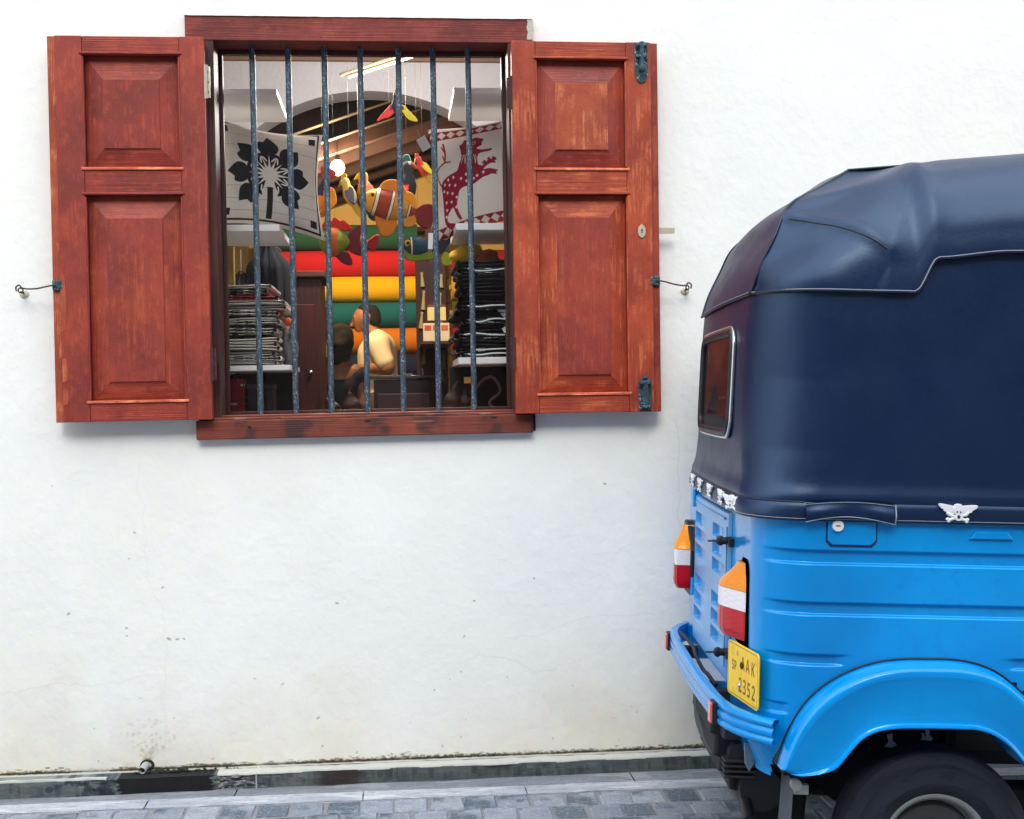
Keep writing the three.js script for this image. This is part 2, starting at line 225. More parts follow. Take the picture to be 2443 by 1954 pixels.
// ------------------------------------------------------------------ street
const gy = (x) => -0.014 * (x - 1.116);          // the street falls gently to the right
{
  const ground = shade(new THREE.Mesh(new THREE.PlaneGeometry(700, 700), std({ map: rep(T.setts, 0.5), color: lin(0.7, 0.72, 0.76), roughness: 0.9 })));
  ground.rotation.set(-Math.PI / 2, -0.0, 0); ground.rotation.order = 'ZYX'; ground.rotation.z = -0.014; ground.position.set(1.116, -0.02, 0);
  { const uv = ground.geometry.attributes.uv; for (let i = 0; i < uv.count; i++) uv.setXY(i, uv.getX(i) * 700, uv.getY(i) * 700); }
  ground.name = 'ground'; tag(ground, null, null, null, 'structure'); scene.add(ground);

  const road = new THREE.Group(); road.name = 'road'; scene.add(road); tag(road, 'street of small grey stone setts running past the white wall', 'road', null, 'structure');
  const x0 = -1.7, x1 = 2.9, z0 = 0.243, z1 = 2.9;
  part(road, 'road_bed', grid(40, 20, (u, v) => { const x = lerp(-7, 9, u), z = lerp(0.2, 6.4, 1 - v); return [x, gy(x) - 0.0035, z, x, z]; }), M.grout);
  // chamfered setts in six shapes
  const sett = (w, d, k) => {
    const c = 0.0045, h = 0.03, j = () => rr(-0.0035, 0.0035), o = [[-w / 2 + j(), -d / 2 + j()], [w / 2 + j(), -d / 2 + j()], [w / 2 + j(), d / 2 + j()], [-w / 2 + j(), d / 2 + j()]];
    const t = o.map(([x, z]) => [x * (1 - 2 * c / w), rr(-0.0012, 0.0012), z * (1 - 2 * c / d)]), m = o.map(([x, z]) => [x, -c, z]), b = o.map(([x, z]) => [x, -h, z]), p = [];
    const q = (a, b2, c2, d2) => p.push(...a, ...b2, ...c2, ...a, ...c2, ...d2);
    q(t[3], t[2], t[1], t[0]); for (let i = 0; i < 4; i++) { const n = (i + 1) % 4; q(t[i], t[n], m[n], m[i]); q(m[i], m[n], b[n], b[i]); }
    const g = new THREE.BufferGeometry(); g.setAttribute('position', new THREE.Float32BufferAttribute(p, 3)); g.computeVertexNormals(); return muv(g);
  };
  const shapes = []; for (let k = 0; k < 8; k++) shapes.push(sett(rr(0.088, 0.094), 0.096, k));
  const dP = 0.104; let n = 0;
  for (let r = 0, z = z0; z < 0.9; r++, z += dP) for (let x = x0 + (r % 2) * 0.05; x < 1.75; x += 0.0985) {
    const m = shade(new THREE.Mesh(shapes[Math.floor(rnd() * 8)], M.setts[Math.floor(rnd() * 5)])); m.name = n ? `paver_${String(n).padStart(3, '0')}` : 'paver'; n++;
    m.position.set(x + 0.048 + rr(-0.003, 0.003), gy(x) + rr(-0.002, 0.0025), z + 0.05); m.rotation.set(rr(-0.015, 0.015), rr(-0.02, 0.02), -0.014 + rr(-0.015, 0.015)); road.add(m);
  }
  // setts beyond the foot of the picture, one piece
  const rest = []; for (let z = 0.9 + 0.03; z < 3.9; z += dP) for (let x = -2.2 + rnd() * 0.08; x < 3.1; x += 0.0985) rest.push([x, z]);
  for (let z = z0; z < 0.9; z += dP) { for (let x = 1.8; x < 3.1; x += 0.0985) rest.push([x, z]); }
  const inst = shade(new THREE.InstancedMesh(shapes[2], M.setts[1], rest.length)), mt = new THREE.Matrix4();
  rest.forEach(([x, z], i) => { mt.makeRotationZ(-0.014); mt.setPosition(x + 0.048, gy(x) + rr(-0.002, 0.002), z + 0.05); inst.setMatrixAt(i, mt); inst.setColorAt(i, lin(1, 1, 1).multiplyScalar(rr(0.75, 1.1))); });
  inst.name = 'paving'; tag(inst, null, null, null, 'stuff'); road.add(inst);

  // two courses of edging between setts and wall
  const gutter = new THREE.Group(); gutter.name = 'pavement_edge'; scene.add(gutter); tag(gutter, 'two narrow courses of pale stone edging along the foot of the wall', 'kerb', null, 'structure');
  const strip = (xa, xb, za, zb, ya, yb, jz) => { const w = xb - xa, N = Math.max(6, Math.round(w * 60)); return merge([grid(N, 6, (u, v) => { const x = lerp(xa + 0.002, xb - 0.002, u), e = 1 - v, z = lerp(za, zb, e) + (e < 0.01 || e > 0.99 ? jz * (fbm(x * 0.2 + 7, e, 40, 3) - 0.5) : 0); return [x, lerp(ya(x), yb(x), e) + 0.004 * (fbm(x * 0.3 + 3, z * 0.3, 30, 3) - 0.5), z, x, z]; }), grid(N, 1, (u, v) => { const x = lerp(xa + 0.002, xb - 0.002, u); return [x, v < 0.5 ? yb(x) - 0.03 : yb(x) + 0.0, zb + jz * (fbm(x * 0.2 + 7, 1, 40, 3) - 0.5), x, v * 0.03]; })]); };
  let k = 0; for (let x = -3.1; x < 4; k++) { const L = [0.62, 0.48, 0.71, 0.55][k % 4]; part(gutter, 'edging_stone', strip(x, x + L, 0.172, 0.24, (q) => gy(q) + 0.004, (q) => gy(q) + 0.002, 0.006), M.concrete); x += L; }
  for (let x = -3.4; x < 4; k++) { const L = [0.9, 1.2, 0.8][k % 3]; part(gutter, 'channel_stone', strip(x, x + L, 0.05, 0.176, (q) => 0.008 - 0.006 * q, (q) => gy(q) - 0.002, 0.01), M.concreteDull); x += L; }
}

// ------------------------------------------------------------------ the shop building
const ledge = (x) => 0.0535 - 0.0093 * x;
const house = thing('shop_building', 'white plastered shop front with one barred window and a low grey plinth', 'building');
{
  const s = new THREE.Shape(); s.moveTo(-8, -0.4); s.lineTo(10, -0.4); s.lineTo(10, 5.2); s.lineTo(-8, 5.2); s.lineTo(-8, -0.4);
  const h = new THREE.Path(); h.moveTo(-0.598, 1.072); h.lineTo(-0.598, 2.348); h.lineTo(0.434, 2.348); h.lineTo(0.434, 1.072); h.lineTo(-0.598, 1.072); s.holes.push(h);
  const g = new THREE.ExtrudeGeometry(s, { depth: 0.3, bevelEnabled: false }); g.translate(0, 0, -0.3); part(house, 'facade', g, M.plaster);
  // plinth: face and top, uneven
  const jag = (x, a) => (fbm(x * 0.15 + 5, 0.3, 60, 3) - 0.5) * a;
  const pg = merge([grid(360, 6, (u, v) => { const x = lerp(-4, 5, u), y = lerp(-0.08, ledge(x) - 0.002, v); return [x, y, 0.066 + jag(x, 0.006) - 0.004 * Math.pow(v, 6) + 0.003 * (fbm(x * 0.3, v * 0.1, 30, 2) - 0.5), (x + 1.6) / 3.2, clamp((y - (ledge(x) - 0.055)) / 0.055, 0.02, 0.98)]; }),
    grid(360, 3, (u, v) => { const x = lerp(-4, 5, u), z = lerp(0.066 + jag(x, 0.006) - 0.004, -0.01, v); return [x, ledge(x) - 0.002 + 0.002 * (fbm(x * 0.3, v * 0.1 + 0.4, 40, 2) - 0.5), z, (x + 1.6) / 3.2, 0.95]; })]);
  part(house, 'plinth', pg, M.plinth);
  const lip = (xa, xb, d, bk = 0.018) => grid(Math.round((xb - xa) * 120), 4, (u, v) => { const x = lerp(xa, xb, u), e = v, zf = 0.069 - d * fbm(x * 0.3 + 0.6, 0.2, 50, 3) * 0.03; const z = e < 0.3 ? zf : lerp(zf, bk + 0.014 * (fbm(x * 0.4, 0.7, 60, 3) - 0.3), (e - 0.25) / 0.75); return [x, ledge(x) + (e < 0.2 ? -0.004 : 0.003) + 0.002 * (fbm(x * 0.5, e * 0.2, 50, 2) - 0.5), z, x, z]; });
  part(house, 'mortar_ledge', lip(-4, -0.885, 0.9, 0.046), M.paleMortar); part(house, 'mortar_ledge', lip(-0.56, 5, 0.5, 0.019), M.paleMortar);
  // room behind the window
  const grey = std({ color: lin(0.29, 0.285, 0.3), roughness: 0.95, bumpMap: rep(T.fine, 0.8), bumpScale: 0.003 }), yel = std({ color: lin(0.78, 0.56, 0.2), roughness: 0.95, bumpMap: rep(T.fine, 0.8), bumpScale: 0.003 });
  part(house, 'interior_floor', bb(-3.1, 3.6, -0.3, 0.1, -6.9, -0.31), plain(0.12, 0.07, 0.045, 0.5));
  part(house, 'side_wall', bb(-3.3, -3.1, -0.3, 4.6, -6.9, -0.302), yel); part(house, 'side_wall', bb(3.6, 3.8, -0.3, 4.9, -6.9, -0.302), yel);
  part(house, 'back_wall', bb(-3.3, 3.8, -0.3, 5.0, -7.1, -6.9), yel);
  part(house, 'front_ceiling', bb(-3.1, 3.6, 3.0, 3.1, -2.2, -0.302), grey);
  const a = new THREE.Shape(); a.moveTo(-3.1, 0.1); a.lineTo(3.6, 0.1); a.lineTo(3.6, 4.6); a.lineTo(-3.1, 4.6); a.lineTo(-3.1, 0.1);
  const ar = new THREE.Path(); ar.moveTo(-1.0, 0.12); ar.lineTo(-1.0, 1.795); ar.absarc(-0.105, 1.795, 0.895, Math.PI, 0, true); ar.lineTo(0.79, 0.12); ar.lineTo(-1.0, 0.12); a.holes.push(ar);
  const ag = new THREE.ExtrudeGeometry(a, { depth: 0.18, bevelEnabled: false, curveSegments: 48 }); ag.translate(0, 0, -2.38); part(house, 'arched_partition', ag, grey);
  part(house, 'picture_rail', bb(-3.1, 3.6, 2.83, 2.93, -2.2, -2.17, 0.004, 'x'), plain(0.1, 0.05, 0.03, 0.6));
  // lean-to roof at the back: deck with gaps between tiles, rafters beneath
  const sl = Math.atan(0.345), dk = new THREE.Shape(); dk.moveTo(-3.4, -7.0); dk.lineTo(4.1, -7.0); dk.lineTo(4.1, -2.39); dk.lineTo(-3.4, -2.39); dk.lineTo(-3.4, -7.0);
  for (let z = -6.5, r = 0; z < -2.6; z += 0.32, r++) for (let x = -2.2 + (r % 2) * 0.11; x < 2.2; x += 0.22) if (rnd() < 0.42) { const p = new THREE.Path(), xx = x + rr(-0.05, 0.05), L = rr(0.08, 0.2); p.moveTo(xx, z); p.lineTo(xx + 0.008, z); p.lineTo(xx + 0.008, z + L); p.lineTo(xx, z + L); p.lineTo(xx, z); dk.holes.push(p); }
  const dg = new THREE.ExtrudeGeometry(dk, { depth: 0.012, bevelEnabled: false }); dg.rotateX(Math.PI / 2); dg.scale(1, 1, 1);
  // after the turn: shape y -> +z ; mirror is harmless here
  dg.rotateZ(sl); dg.translate(0, 3.16, 0); part(house, 'roof_deck', muv(dg, 'x'), std({ color: lin(0.075, 0.04, 0.025), map: rep(T.woodDark, 0.8), roughness: 0.8 }));
  for (let i = 0; i < 9; i++) { const g2 = bx(7.4, 0.12, 0.07, 0.3, -0.075, -2.75 - i * 0.48, 0.006, 'x'); g2.rotateZ(sl); g2.translate(0, 3.15, 0); part(house, 'rafter', g2, std({ color: lin(0.34, 0.27, 0.22), map: rep(T.woodDark, 0.9), roughness: 0.75 })); }
  for (let i = 0; i < 9; i++) { const g2 = bx(0.045, 0.03, 4.5, -2.4 + i * 0.62, -0.0185, -4.65, 0.003); g2.rotateZ(sl); g2.translate(0, 3.16, 0); part(house, 'batten', g2, std({ color: lin(0.07, 0.04, 0.025), roughness: 0.8 })); }
  part(house, 'front_roof', bb(-8, 10, 5.201, 5.3, -2.6, 0.3), plain(0.16, 0.07, 0.045, 0.85));
}

// ------------------------------------------------------------------ window
{
  const w = thing('barred_window', 'wide window with red wooden frame and seven iron bars between open shutters', 'window');
  const lg = grid(120, 5, (u, v) => { const x = lerp(-0.613, 0.445, u), y = lerp(2.281, 2.354, v); return [x, y + (v > 0.9 ? 0.002 * (fbm(u, 0.2, 40, 3) - 0.5) : 0), 0.014 + 0.0012 * (fbm(u, v, 20, 3) - 0.5), y, x]; });
  part(w, 'lintel', merge([lg, bb(-0.613, 0.445, 2.282, 2.353, -0.16, 0.0125, 0, 'x')]), M.lintel);
  part(w, 'lintel_edge', grid(140, 2, (u, v) => { const x = lerp(-0.616, 0.447, u); return [x, 2.353 + 0.0045 * v + 0.002 * (fbm(u, 0.6, 50, 3) - 0.5), lerp(0.0175, 0.0, v), x, v * 0.02]; }), std({ color: lin(0.3, 0.26, 0.17), roughness: 0.9 }));
  part(w, 'lintel_edge', grid(10, 24, (u, v) => { const e = v * 0.062; return [0.4475 - (1 - u) * (0.012 + 0.012 * fbm(v, 0.3, 9, 3)), 2.29 + e, 0.0165 - 0.0015 * (1 - u), u * 0.02, e]; }), M.paleMortar);
  for (const [a, b] of [[-0.6, -0.53], [0.367, 0.435]]) part(w, 'jamb', bb(a, b, 1.127, 2.2815, -0.16, 0.012, 0.002), M.woodDark);
  const sg = merge([bb(-0.605, 0.424, 1.068, 1.126, -0.16, 0.028, 0.004, 'x')]); part(w, 'sill', sg, M.woodSill);
  part(w, 'sill_bead', [bb(-0.552, 0.379, 1.1265, 1.134, -0.03, 0.021, 0.002, 'x'), bb(-0.53, 0.367, 1.1345, 1.1405, -0.12, 0.006, 0.002, 'x')], wood(T.woodSill, { color: lin(1.1, 1.15, 1.25) }));
  for (const k of [ell(0.011, 0.0045, 0.0012, -0.088, 1.115, 0.028), ell(0.01, 0.004, 0.0012, 0.302, 1.118, 0.028), ell(0.006, 0.005, 0.001, -0.445, 1.104, 0.028)]) part(w, 'sill_knot', k, plain(0.02, 0.012, 0.014, 0.9));
  part(w, 'glazing_bead', [bb(-0.53, -0.519, 1.141, 2.2815, -0.118, -0.094, 0.002), bb(0.356, 0.367, 1.141, 2.2815, -0.118, -0.094, 0.002), bb(-0.519, 0.356, 2.268, 2.2815, -0.118, -0.094, 0.002, 'x'), bb(-0.519, 0.356, 1.1407, 1.15, -0.118, -0.094, 0.002, 'x')], M.woodDark);
  const pane = new THREE.PlaneGeometry(0.876, 1.119); pane.translate(-0.0815, 1.709, -0.106); part(w, 'glass_pane', pane, M.glass);
  const bt = [-0.4225, -0.3125, -0.201, -0.0898, 0.029, 0.137, 0.247], bo = [-0.42, -0.311, -0.201, -0.089, 0.023, 0.134, 0.246];
  for (let i = 0; i < 7; i++) { const g = cyl(0.0092, 0.0092, V(bo[i], 1.133, -0.055), V(bt[i], 2.284, -0.055), 20); const p = g.attributes.position; for (let q = 0; q < p.count; q++) p.setX(q, p.getX(q)); const uv = g.attributes.uv; for (let q = 0; q < uv.count; q++) uv.setXY(q, uv.getX(q) * 0.06 + i * 0.37, uv.getY(q) * 1.15 + i * 0.71); part(w, 'window_bar', g, M.bar); }
}

// ------------------------------------------------------------------ shutters
function makeShutter(s, label) { // s = 1 opens to the right; x runs out from the hinge
  const t = thing('window_shutter', label, 'shutter', [0, 0, 0], 'shutters folded back beside the barred window');
  const Wd = 0.457, Hh = 1.146, th = 0.034;
  const B = (x0, x1, y0, y1, z0, z1, r = 0.002, gr = 'y') => { const a = s > 0 ? x0 : -x1, b = s > 0 ? x1 : -x0; return bb(a, b, y0, y1, z0, z1, r, gr); }; // y down from the top
  const Y = (d) => Hh - d;
  part(t, 'hinge_stile', B(0, 0.073, 0, Hh, 0, th), s > 0 ? M.woodWarm : M.wood);
  part(t, 'meeting_stile', B(0.356, 0.434, 0, Hh, 0, th), s > 0 ? M.woodWarm : M.wood);
  part(t, 'rebate_strip', B(0.4345, Wd, 0, Hh, 0, th - 0.008), s > 0 ? M.woodFieldRed : M.woodField);
  const rails = [[0, 0.053], [0.391, 0.47], [1.085, Hh]];
  for (const [a, b] of rails) part(t, 'rail', B(0.0735, 0.3555, Y(b) + 0.0005, Y(a) - 0.0005, 0.001, th - 0.0015, 0.002, 'x'), s > 0 ? M.woodWarm : M.woodRail);
  // moulded lips of the rails, a highlight painted pale on the upper ones
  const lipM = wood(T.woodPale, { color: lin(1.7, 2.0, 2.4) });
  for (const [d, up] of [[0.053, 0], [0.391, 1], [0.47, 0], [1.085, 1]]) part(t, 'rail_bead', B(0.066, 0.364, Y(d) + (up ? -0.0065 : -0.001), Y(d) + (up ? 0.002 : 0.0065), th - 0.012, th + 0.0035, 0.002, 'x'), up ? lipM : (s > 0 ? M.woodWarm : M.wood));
  for (const xb of [0.073, 0.352]) for (const [a, b] of [[0.06, 0.385], [0.477, 1.08]]) part(t, 'stile_bead', B(xb, xb + 0.005, Y(b), Y(a), th - 0.014, th - 0.001, 0.0015), s > 0 ? M.woodWarm : M.wood);
  for (const [a, b, f0, f1, k] of [[0.055, 0.389, 0.127, 0.332, 0], [0.472, 1.084, 0.54, 1.028, 1]]) {
    const o = [[0.076, Y(b)], [0.353, Y(b)], [0.353, Y(a)], [0.076, Y(a)]], i = [[0.135, Y(f1)], [0.299, Y(f1)], [0.299, Y(f0)], [0.135, Y(f0)]], zo = 0.009, zi = 0.0235, q = [];
    for (let e = 0; e < 4; e++) { const n = (e + 1) % 4, P = [[...o[e], zo], [...o[n], zo], [...i[n], zi], [...i[e], zi]].map((v) => [v[0] * s, v[1], v[2]]); const g = new THREE.BufferGeometry(); const ord = s > 0 ? [0, 1, 2, 0, 2, 3] : [0, 2, 1, 0, 3, 2]; g.setAttribute('position', new THREE.Float32BufferAttribute(ord.flatMap((z) => P[z]), 3)); g.computeVertexNormals(); q.push(muv(g, e % 2 ? 'y' : 'x')); }
    const pn = part(t, 'panel', merge(q), s > 0 ? (k ? M.woodWarm : M.woodFieldRed) : (k ? M.woodFieldRed : M.wood));
    part(pn, 'raised_field', B(0.135, 0.299, Y(f1), Y(f0), 0.012, 0.0272, 0.0012), s > 0 ? (k ? M.woodFieldRed : M.woodField) : (k ? M.woodFieldRed : M.woodRail));
  }
  part(t, 'back_board', B(0.07, 0.36, 0.05, Hh - 0.05, 0.0005, 0.008, 0), M.woodDark);
  // stay hook with its plate and wall eye
  const y = Y(0.738), x = s * Wd, e = V(x + s * (s > 0 ? 0.092 : 0.098), y + (s > 0 ? -0.02 : -0.012), 0.012);
  const hk = part(t, 'stay_hook', [tube([V(x - s * 0.014, y, th + 0.006), V(x + s * 0.01, y - 0.003, th + 0.004), V(x + s * 0.05, y - 0.012 * (s > 0 ? 1 : 0.8), 0.03), e.clone().add(V(-s * 0.008, 0.006, 0.012)), e.clone().add(V(-s * 0.002, 0.014, 0.012)), e.clone().add(V(s * 0.008, 0.009, 0.012)), e.clone().add(V(s * 0.008, -0.004, 0.01))], 0.0024, 40, 8), (() => { const g = new THREE.TorusGeometry(0.007, 0.0022, 8, 20); g.rotateY(0.6); g.translate(e.x, e.y, 0.008); return g; })()], M.rusty);
  part(hk, 'wall_eye', cyl(0.003, 0.003, V(e.x, e.y - 0.005, -0.03), V(e.x, e.y - 0.005, 0.006), 10), M.rusty);
  part(hk, 'wall_plug', ell(0.014, 0.012, 0.005, e.x, e.y - 0.008, -0.025, 16, 10), plain(0.55, 0.53, 0.42, 0.9));
  part(t, 'hook_plate', [B(Wd - 0.03, Wd - 0.001, y - 0.014, y + 0.014, th - 0.006, th + 0.0015, 0.001), ell(0.0035, 0.0035, 0.002, x - s * 0.022, y + 0.008, th + 0.0015, 10, 8), ell(0.0035, 0.0035, 0.002, x - s * 0.022, y - 0.008, th + 0.0015, 10, 8)], M.boltGreen);
  return t;
}
const shR = makeShutter(1, 'right red shutter with iron bolts at top and bottom, folded back against white wall'); shR.position.set(0.367, 1.128, 0.026); shR.rotation.z = -0.006;
const shL = makeShutter(-1, 'left red shutter without bolts, folded back against white wall'); shL.position.set(-0.551, 1.13, 0.026);
{
  const top = 1.146;
  // tower bolts
  const bolt = (x, y, flip) => {
    const g = part(shR, 'tower_bolt', (() => { const q = ext(flip ? [[-0.019, -0.055], [0.019, -0.055], [0.02, 0.032], [0.008, 0.045], [0, 0.056], [-0.008, 0.045], [-0.02, 0.032]] : [[-0.02, 0.06], [0.02, 0.06], [0.02, -0.036], [0.011, -0.058], [0, -0.064], [-0.011, -0.058], [-0.02, -0.036]], 0.003, 0.001); q.translate(x, y, 0.0345); return muv(q); })(), M.bolt);
    part(g, 'bolt_rod', flip ? [bx(0.016, 0.085, 0.012, x, y - 0.006, 0.0455, 0.002)] : [cyl(0.0075, 0.0075, V(x, y - 0.03, 0.0455), V(x, y + 0.06, 0.0455), 16)], M.bolt);
    for (const kg of flip ? [bx(0.034, 0.012, 0.014, x, y + 0.03, 0.046, 0.003), bx(0.03, 0.009, 0.013, x, y - 0.045, 0.046, 0.003), ell(0.006, 0.006, 0.005, x, y + 0.046, 0.041)] : [bx(0.034, 0.01, 0.013, x, y + 0.05, 0.046, 0.003), bx(0.034, 0.01, 0.013, x, y + 0.016, 0.046, 0.003)]) part(g, 'keeper', kg, M.bolt);
    part(g, 'bolt_knob', flip ? [ell(0.007, 0.007, 0.007, x - 0.012, y + 0.03, 0.052)] : [cyl(0.008, 0.006, V(x, y - 0.024, 0.04), V(x, y - 0.024, 0.056), 16), ell(0.0125, 0.0125, 0.009, x, y - 0.024, 0.06)], M.bolt);
  };
  bolt(0.404, top - 0.062, false); bolt(0.404, top - 1.085, true);
  const es = part(shR, 'keyhole_plate', (() => { const q = ext([[0, 0.021], [0.009, 0.012], [0.011, 0], [0.009, -0.012], [0, -0.019], [-0.009, -0.012], [-0.011, 0], [-0.009, 0.012]], 0.002, 0.001, 8, true); q.translate(0.4, top - 0.585, 0.034); return q; })(), M.paleMetal);
  part(es, 'keyhole', [ell(0.0028, 0.0028, 0.001, 0.4, top - 0.581, 0.0373, 10, 8), bx(0.0026, 0.009, 0.001, 0.4, top - 0.587, 0.0372)], plain(0.01, 0.01, 0.01, 0.9));
  part(shR, 'latch_tongue', (() => { const q = ext([[0.45, -0.009], [0.507, -0.008], [0.508, 0.0075], [0.45, 0.009]], 0.003, 0.0008); q.translate(0, top - 0.58, 0.015); return q; })(), M.paleMetal);
  // hinge leaves on the jamb side
  const hinge = (t, s, d, m) => { const h = part(t, 'hinge', [bb(-0.012, 0.012, top - d - 0.047, top - d + 0.047, 0.028, 0.0335, 0.001), cyl(0.0055, 0.0055, V(0, top - d - 0.05, 0.036), V(0, top - d + 0.05, 0.036), 12)].map((g) => { g.translate(-s * 0.004, 0, 0); return g; }), m); for (let i = 0; i < 3; i++) part(h, 'screw', ell(0.0035, 0.0035, 0.0015, -s * 0.009, top - d - 0.03 + i * 0.03, 0.0345, 10, 6), plain(0.06, 0.055, 0.05, 0.6)); };
  hinge(shL, -1, 0.135, M.paleMetal); hinge(shL, -1, 0.98, M.woodDark); hinge(shR, 1, 0.16, M.woodDark); hinge(shR, 1, 0.96, M.woodDark);
  // bare patches where the paint split off the left shutter's edge
  for (const [y, h] of [[0.27, 0.17], [0.12, 0.07], [0.05, 0.05]]) part(shL, 'bare_patch', (() => { const q = ext([[-0.4325, y], [-0.42, y + 0.004], [-0.417, y + h * 0.5], [-0.421, y + h], [-0.4325, y + h * 0.96]], 0.001, 0.0003); q.translate(0, 0, 0.0337); return muv(q); })(), M.woodField);
}
// drain stub at the foot of the wall
{
  const d = thing('drain_pipe', 'short white plastic pipe stub poking out of the wall above the black stain', 'pipe', [-0.782, 0.079, 0.0]);
  const g = new THREE.LatheGeometry([[0.009, -0.03], [0.012, -0.03], [0.012, 0.028], [0.011, 0.03], [0.009, 0.028], [0.009, -0.03]].map((p) => new THREE.Vector2(...p)), 24); g.rotateX(Math.PI / 2 + 0.28); g.rotateY(-0.25); part(d, 'pipe', g, plain(0.38, 0.38, 0.39, 0.5));
  const c = new THREE.CircleGeometry(0.009, 20); c.translate(0, 0, 0.004); part(d, 'pipe_bore', c, plain(0.006, 0.006, 0.006, 0.9));
  part(d, 'grime_ring', (() => { const q = new THREE.TorusGeometry(0.014, 0.004, 8, 24); q.scale(1.2, 1, 0.5); q.translate(0.004, 0, 0.001); return q; })(), plain(0.02, 0.022, 0.018, 0.95));
  // moss and grime heaped round it on the ledge
  const cl = []; for (let i = 0; i < 90; i++) { const x = rr(-0.1, 0.3) * rnd() + 0.03; const s = rr(0.003, 0.009) * (1 - Math.abs(x) * 2.2); if (s > 0.002) { const q = new THREE.IcosahedronGeometry(s, 0); q.scale(1.3, 0.7, 1); q.translate(x, -0.02 - x * 0.009 + rr(0, 0.006), rr(0.0, 0.022)); cl.push(q); } }
  solo('moss', merge(cl.map((q) => { q.translate(-0.782, 0.079, 0); return q; })), plain(0.018, 0.022, 0.014, 1), 'dark moss and grime on the ledge beside the drain pipe', 'moss', null, 'stuff');
}
// unseen houses behind the camera, sized and coloured to darken reflections
{
  const o = thing('unseen_facing_building', 'unseen dark terrace with tall windows across the street, placed to darken the canopy reflections', 'building', [0, 0, 9.5]);
  part(o, 'wall', bb(-16, 18, -0.5, 7.4, 0, 6), plain(0.12, 0.1, 0.08, 0.9)); part(o, 'roof', (() => { const g = ext([[-0.8, 7.4], [6.6, 7.4], [2.9, 9]], 34.6); g.rotateY(-Math.PI / 2); g.translate(18.3, 0, 0); return g; })(), plain(0.16, 0.06, 0.04, 0.85));
  for (let i = 0; i < 9; i++) { for (const y of [3.3, 5.8]) part(o, 'window', bb(-14 + i * 3.6, -12.8 + i * 3.6, y, y + 1.4, -0.04, 0.02), plain(0.03, 0.035, 0.045, 0.15)); part(o, 'door', bb(-14.1 + i * 3.6, -12.7 + i * 3.6, 0, 2.4, -0.05, 0.02), plain(0.07, 0.045, 0.03, 0.6)); }
}

// ------------------------------------------------------------------ three-wheeled taxi
// local axes: x forward (right in the picture), y up, z towards the street; origin where the near rear wheel stands
T.scuff = tex(1024, 1024, (u, v) => { const a = fbm(u, v, 5, 4), b = fbm(u + 0.3, v, 40, 3), k = 226 + 14 * (a - 0.5) * 2 + 16 * (b - 0.5); return [k, k, k]; }); T.scuff.repeat.set(1, 1);
T.paint = tex(1024, 1024, (u, v) => { const a = fbm(u, v, 4, 5), run = vna(u, v, 60, 2), b = fbm(u + 0.2, v + 0.5, 60, 3); let c = mix3([205, 214, 222], [255, 255, 255], clamp(a * 1.6 - 0.2)); c = mix3(c, [150, 175, 200], sst(0.55, 0.85, b) * sst(0.45, 0.7, a) * 0.16); c = mix3(c, [200, 208, 218], sst(0.6, 0.95, run) * 0.06); return c; });
M.blue = phys({ map: T.paint, color: lin(0.0, 0.31, 0.8), specularColor: lin(0.35, 0.65, 1), roughness: 0.4, clearcoat: 0.35, clearcoatRoughness: 0.14, roughnessMap: rep(T.vinylRough, 0.7) });
M.blueWallSheen = phys({ map: T.paint, color: lin(0.09, 0.37, 0.76), roughness: 0.4, clearcoat: 0.6, clearcoatRoughness: 0.25 });  // engine door blue, lightened to imitate the white wall reflected at grazing angle
M.vinyl = phys({ map: T.scuff, color: lin(0.002, 0.012, 0.06), ior: 1.66, specularColor: lin(0.5, 0.74, 1), roughness: 1.1, roughnessMap: rep(T.vinylRough, 0.45), bumpMap: rep(T.fine, 0.07), bumpScale: 0.0003 });
M.vinylEdge = plain(0.006, 0.011, 0.03, 0.45);
M.stitch = plain(0.28, 0.33, 0.42, 0.7);
M.rubber = std({ map: rep(T.setts, 0.25), color: lin(0.04, 0.048, 0.085), roughness: 0.82, bumpMap: rep(T.fine, 0.05), bumpScale: 0.001 });
M.black = plain(0.008, 0.009, 0.014, 0.5);
M.under = plain(0.012, 0.013, 0.018, 0.8);
M.chrome = plain(0.6, 0.62, 0.66, 0.22, { metalness: 0.9 });
M.alu = plain(0.34, 0.37, 0.36, 0.42, { metalness: 0.5 });
M.whitePlastic = plain(0.78, 0.8, 0.85, 0.35);
const tuk = thing('auto_rickshaw', 'blue three-wheeled taxi with dark canvas canopy parked beside the white wall', 'rickshaw', [1.116, 0, 1.307]);
tuk.rotation.set(0, -0.0971, -0.041, 'YXZ');
const WC = -0.54; // centre line
const mir = (z) => 2 * WC - z;
const curve1 = (pts) => (x) => { if (x <= pts[0][0]) return pts[0][1]; for (let i = 1; i < pts.length; i++) if (x <= pts[i][0]) { const a = pts[i - 1], b = pts[i]; return lerp(a[1], b[1], (x - a[0]) / (b[0] - a[0])); } return pts.at(-1)[1]; };
// plan outline of half a body: t 0 at the middle of the rear, .35 corner begins, .65 corner ends, 1 front
function plan(t, ur, R, bow, uf, ins = 0) {
  if (t < 0.35) { const z = lerp(WC, -R - ins, t / 0.35), k = (z - WC) / -WC; return [ur - bow * (1 - k * k * 1.2), z, -1, 0]; }
  if (t < 0.65) { const a = (t - 0.35) / 0.3 * Math.PI / 2, u0 = ur - bow * (1 - Math.pow((-R - ins - WC) / -WC, 2) * 1.2); return [u0 + R - R * Math.cos(a), -R - ins + R * Math.sin(a), -Math.cos(a), Math.sin(a)]; }
  return [lerp(ur + R, uf, Math.pow((t - 0.65) / 0.35, 1.2)), -ins, 0, 1];
}
const full = (s, f) => { const t = Math.abs(s * 2 - 1), p = f(t); return s < 0.5 ? [p[0], mir(p[1]), p[2], -p[3]] : p; };

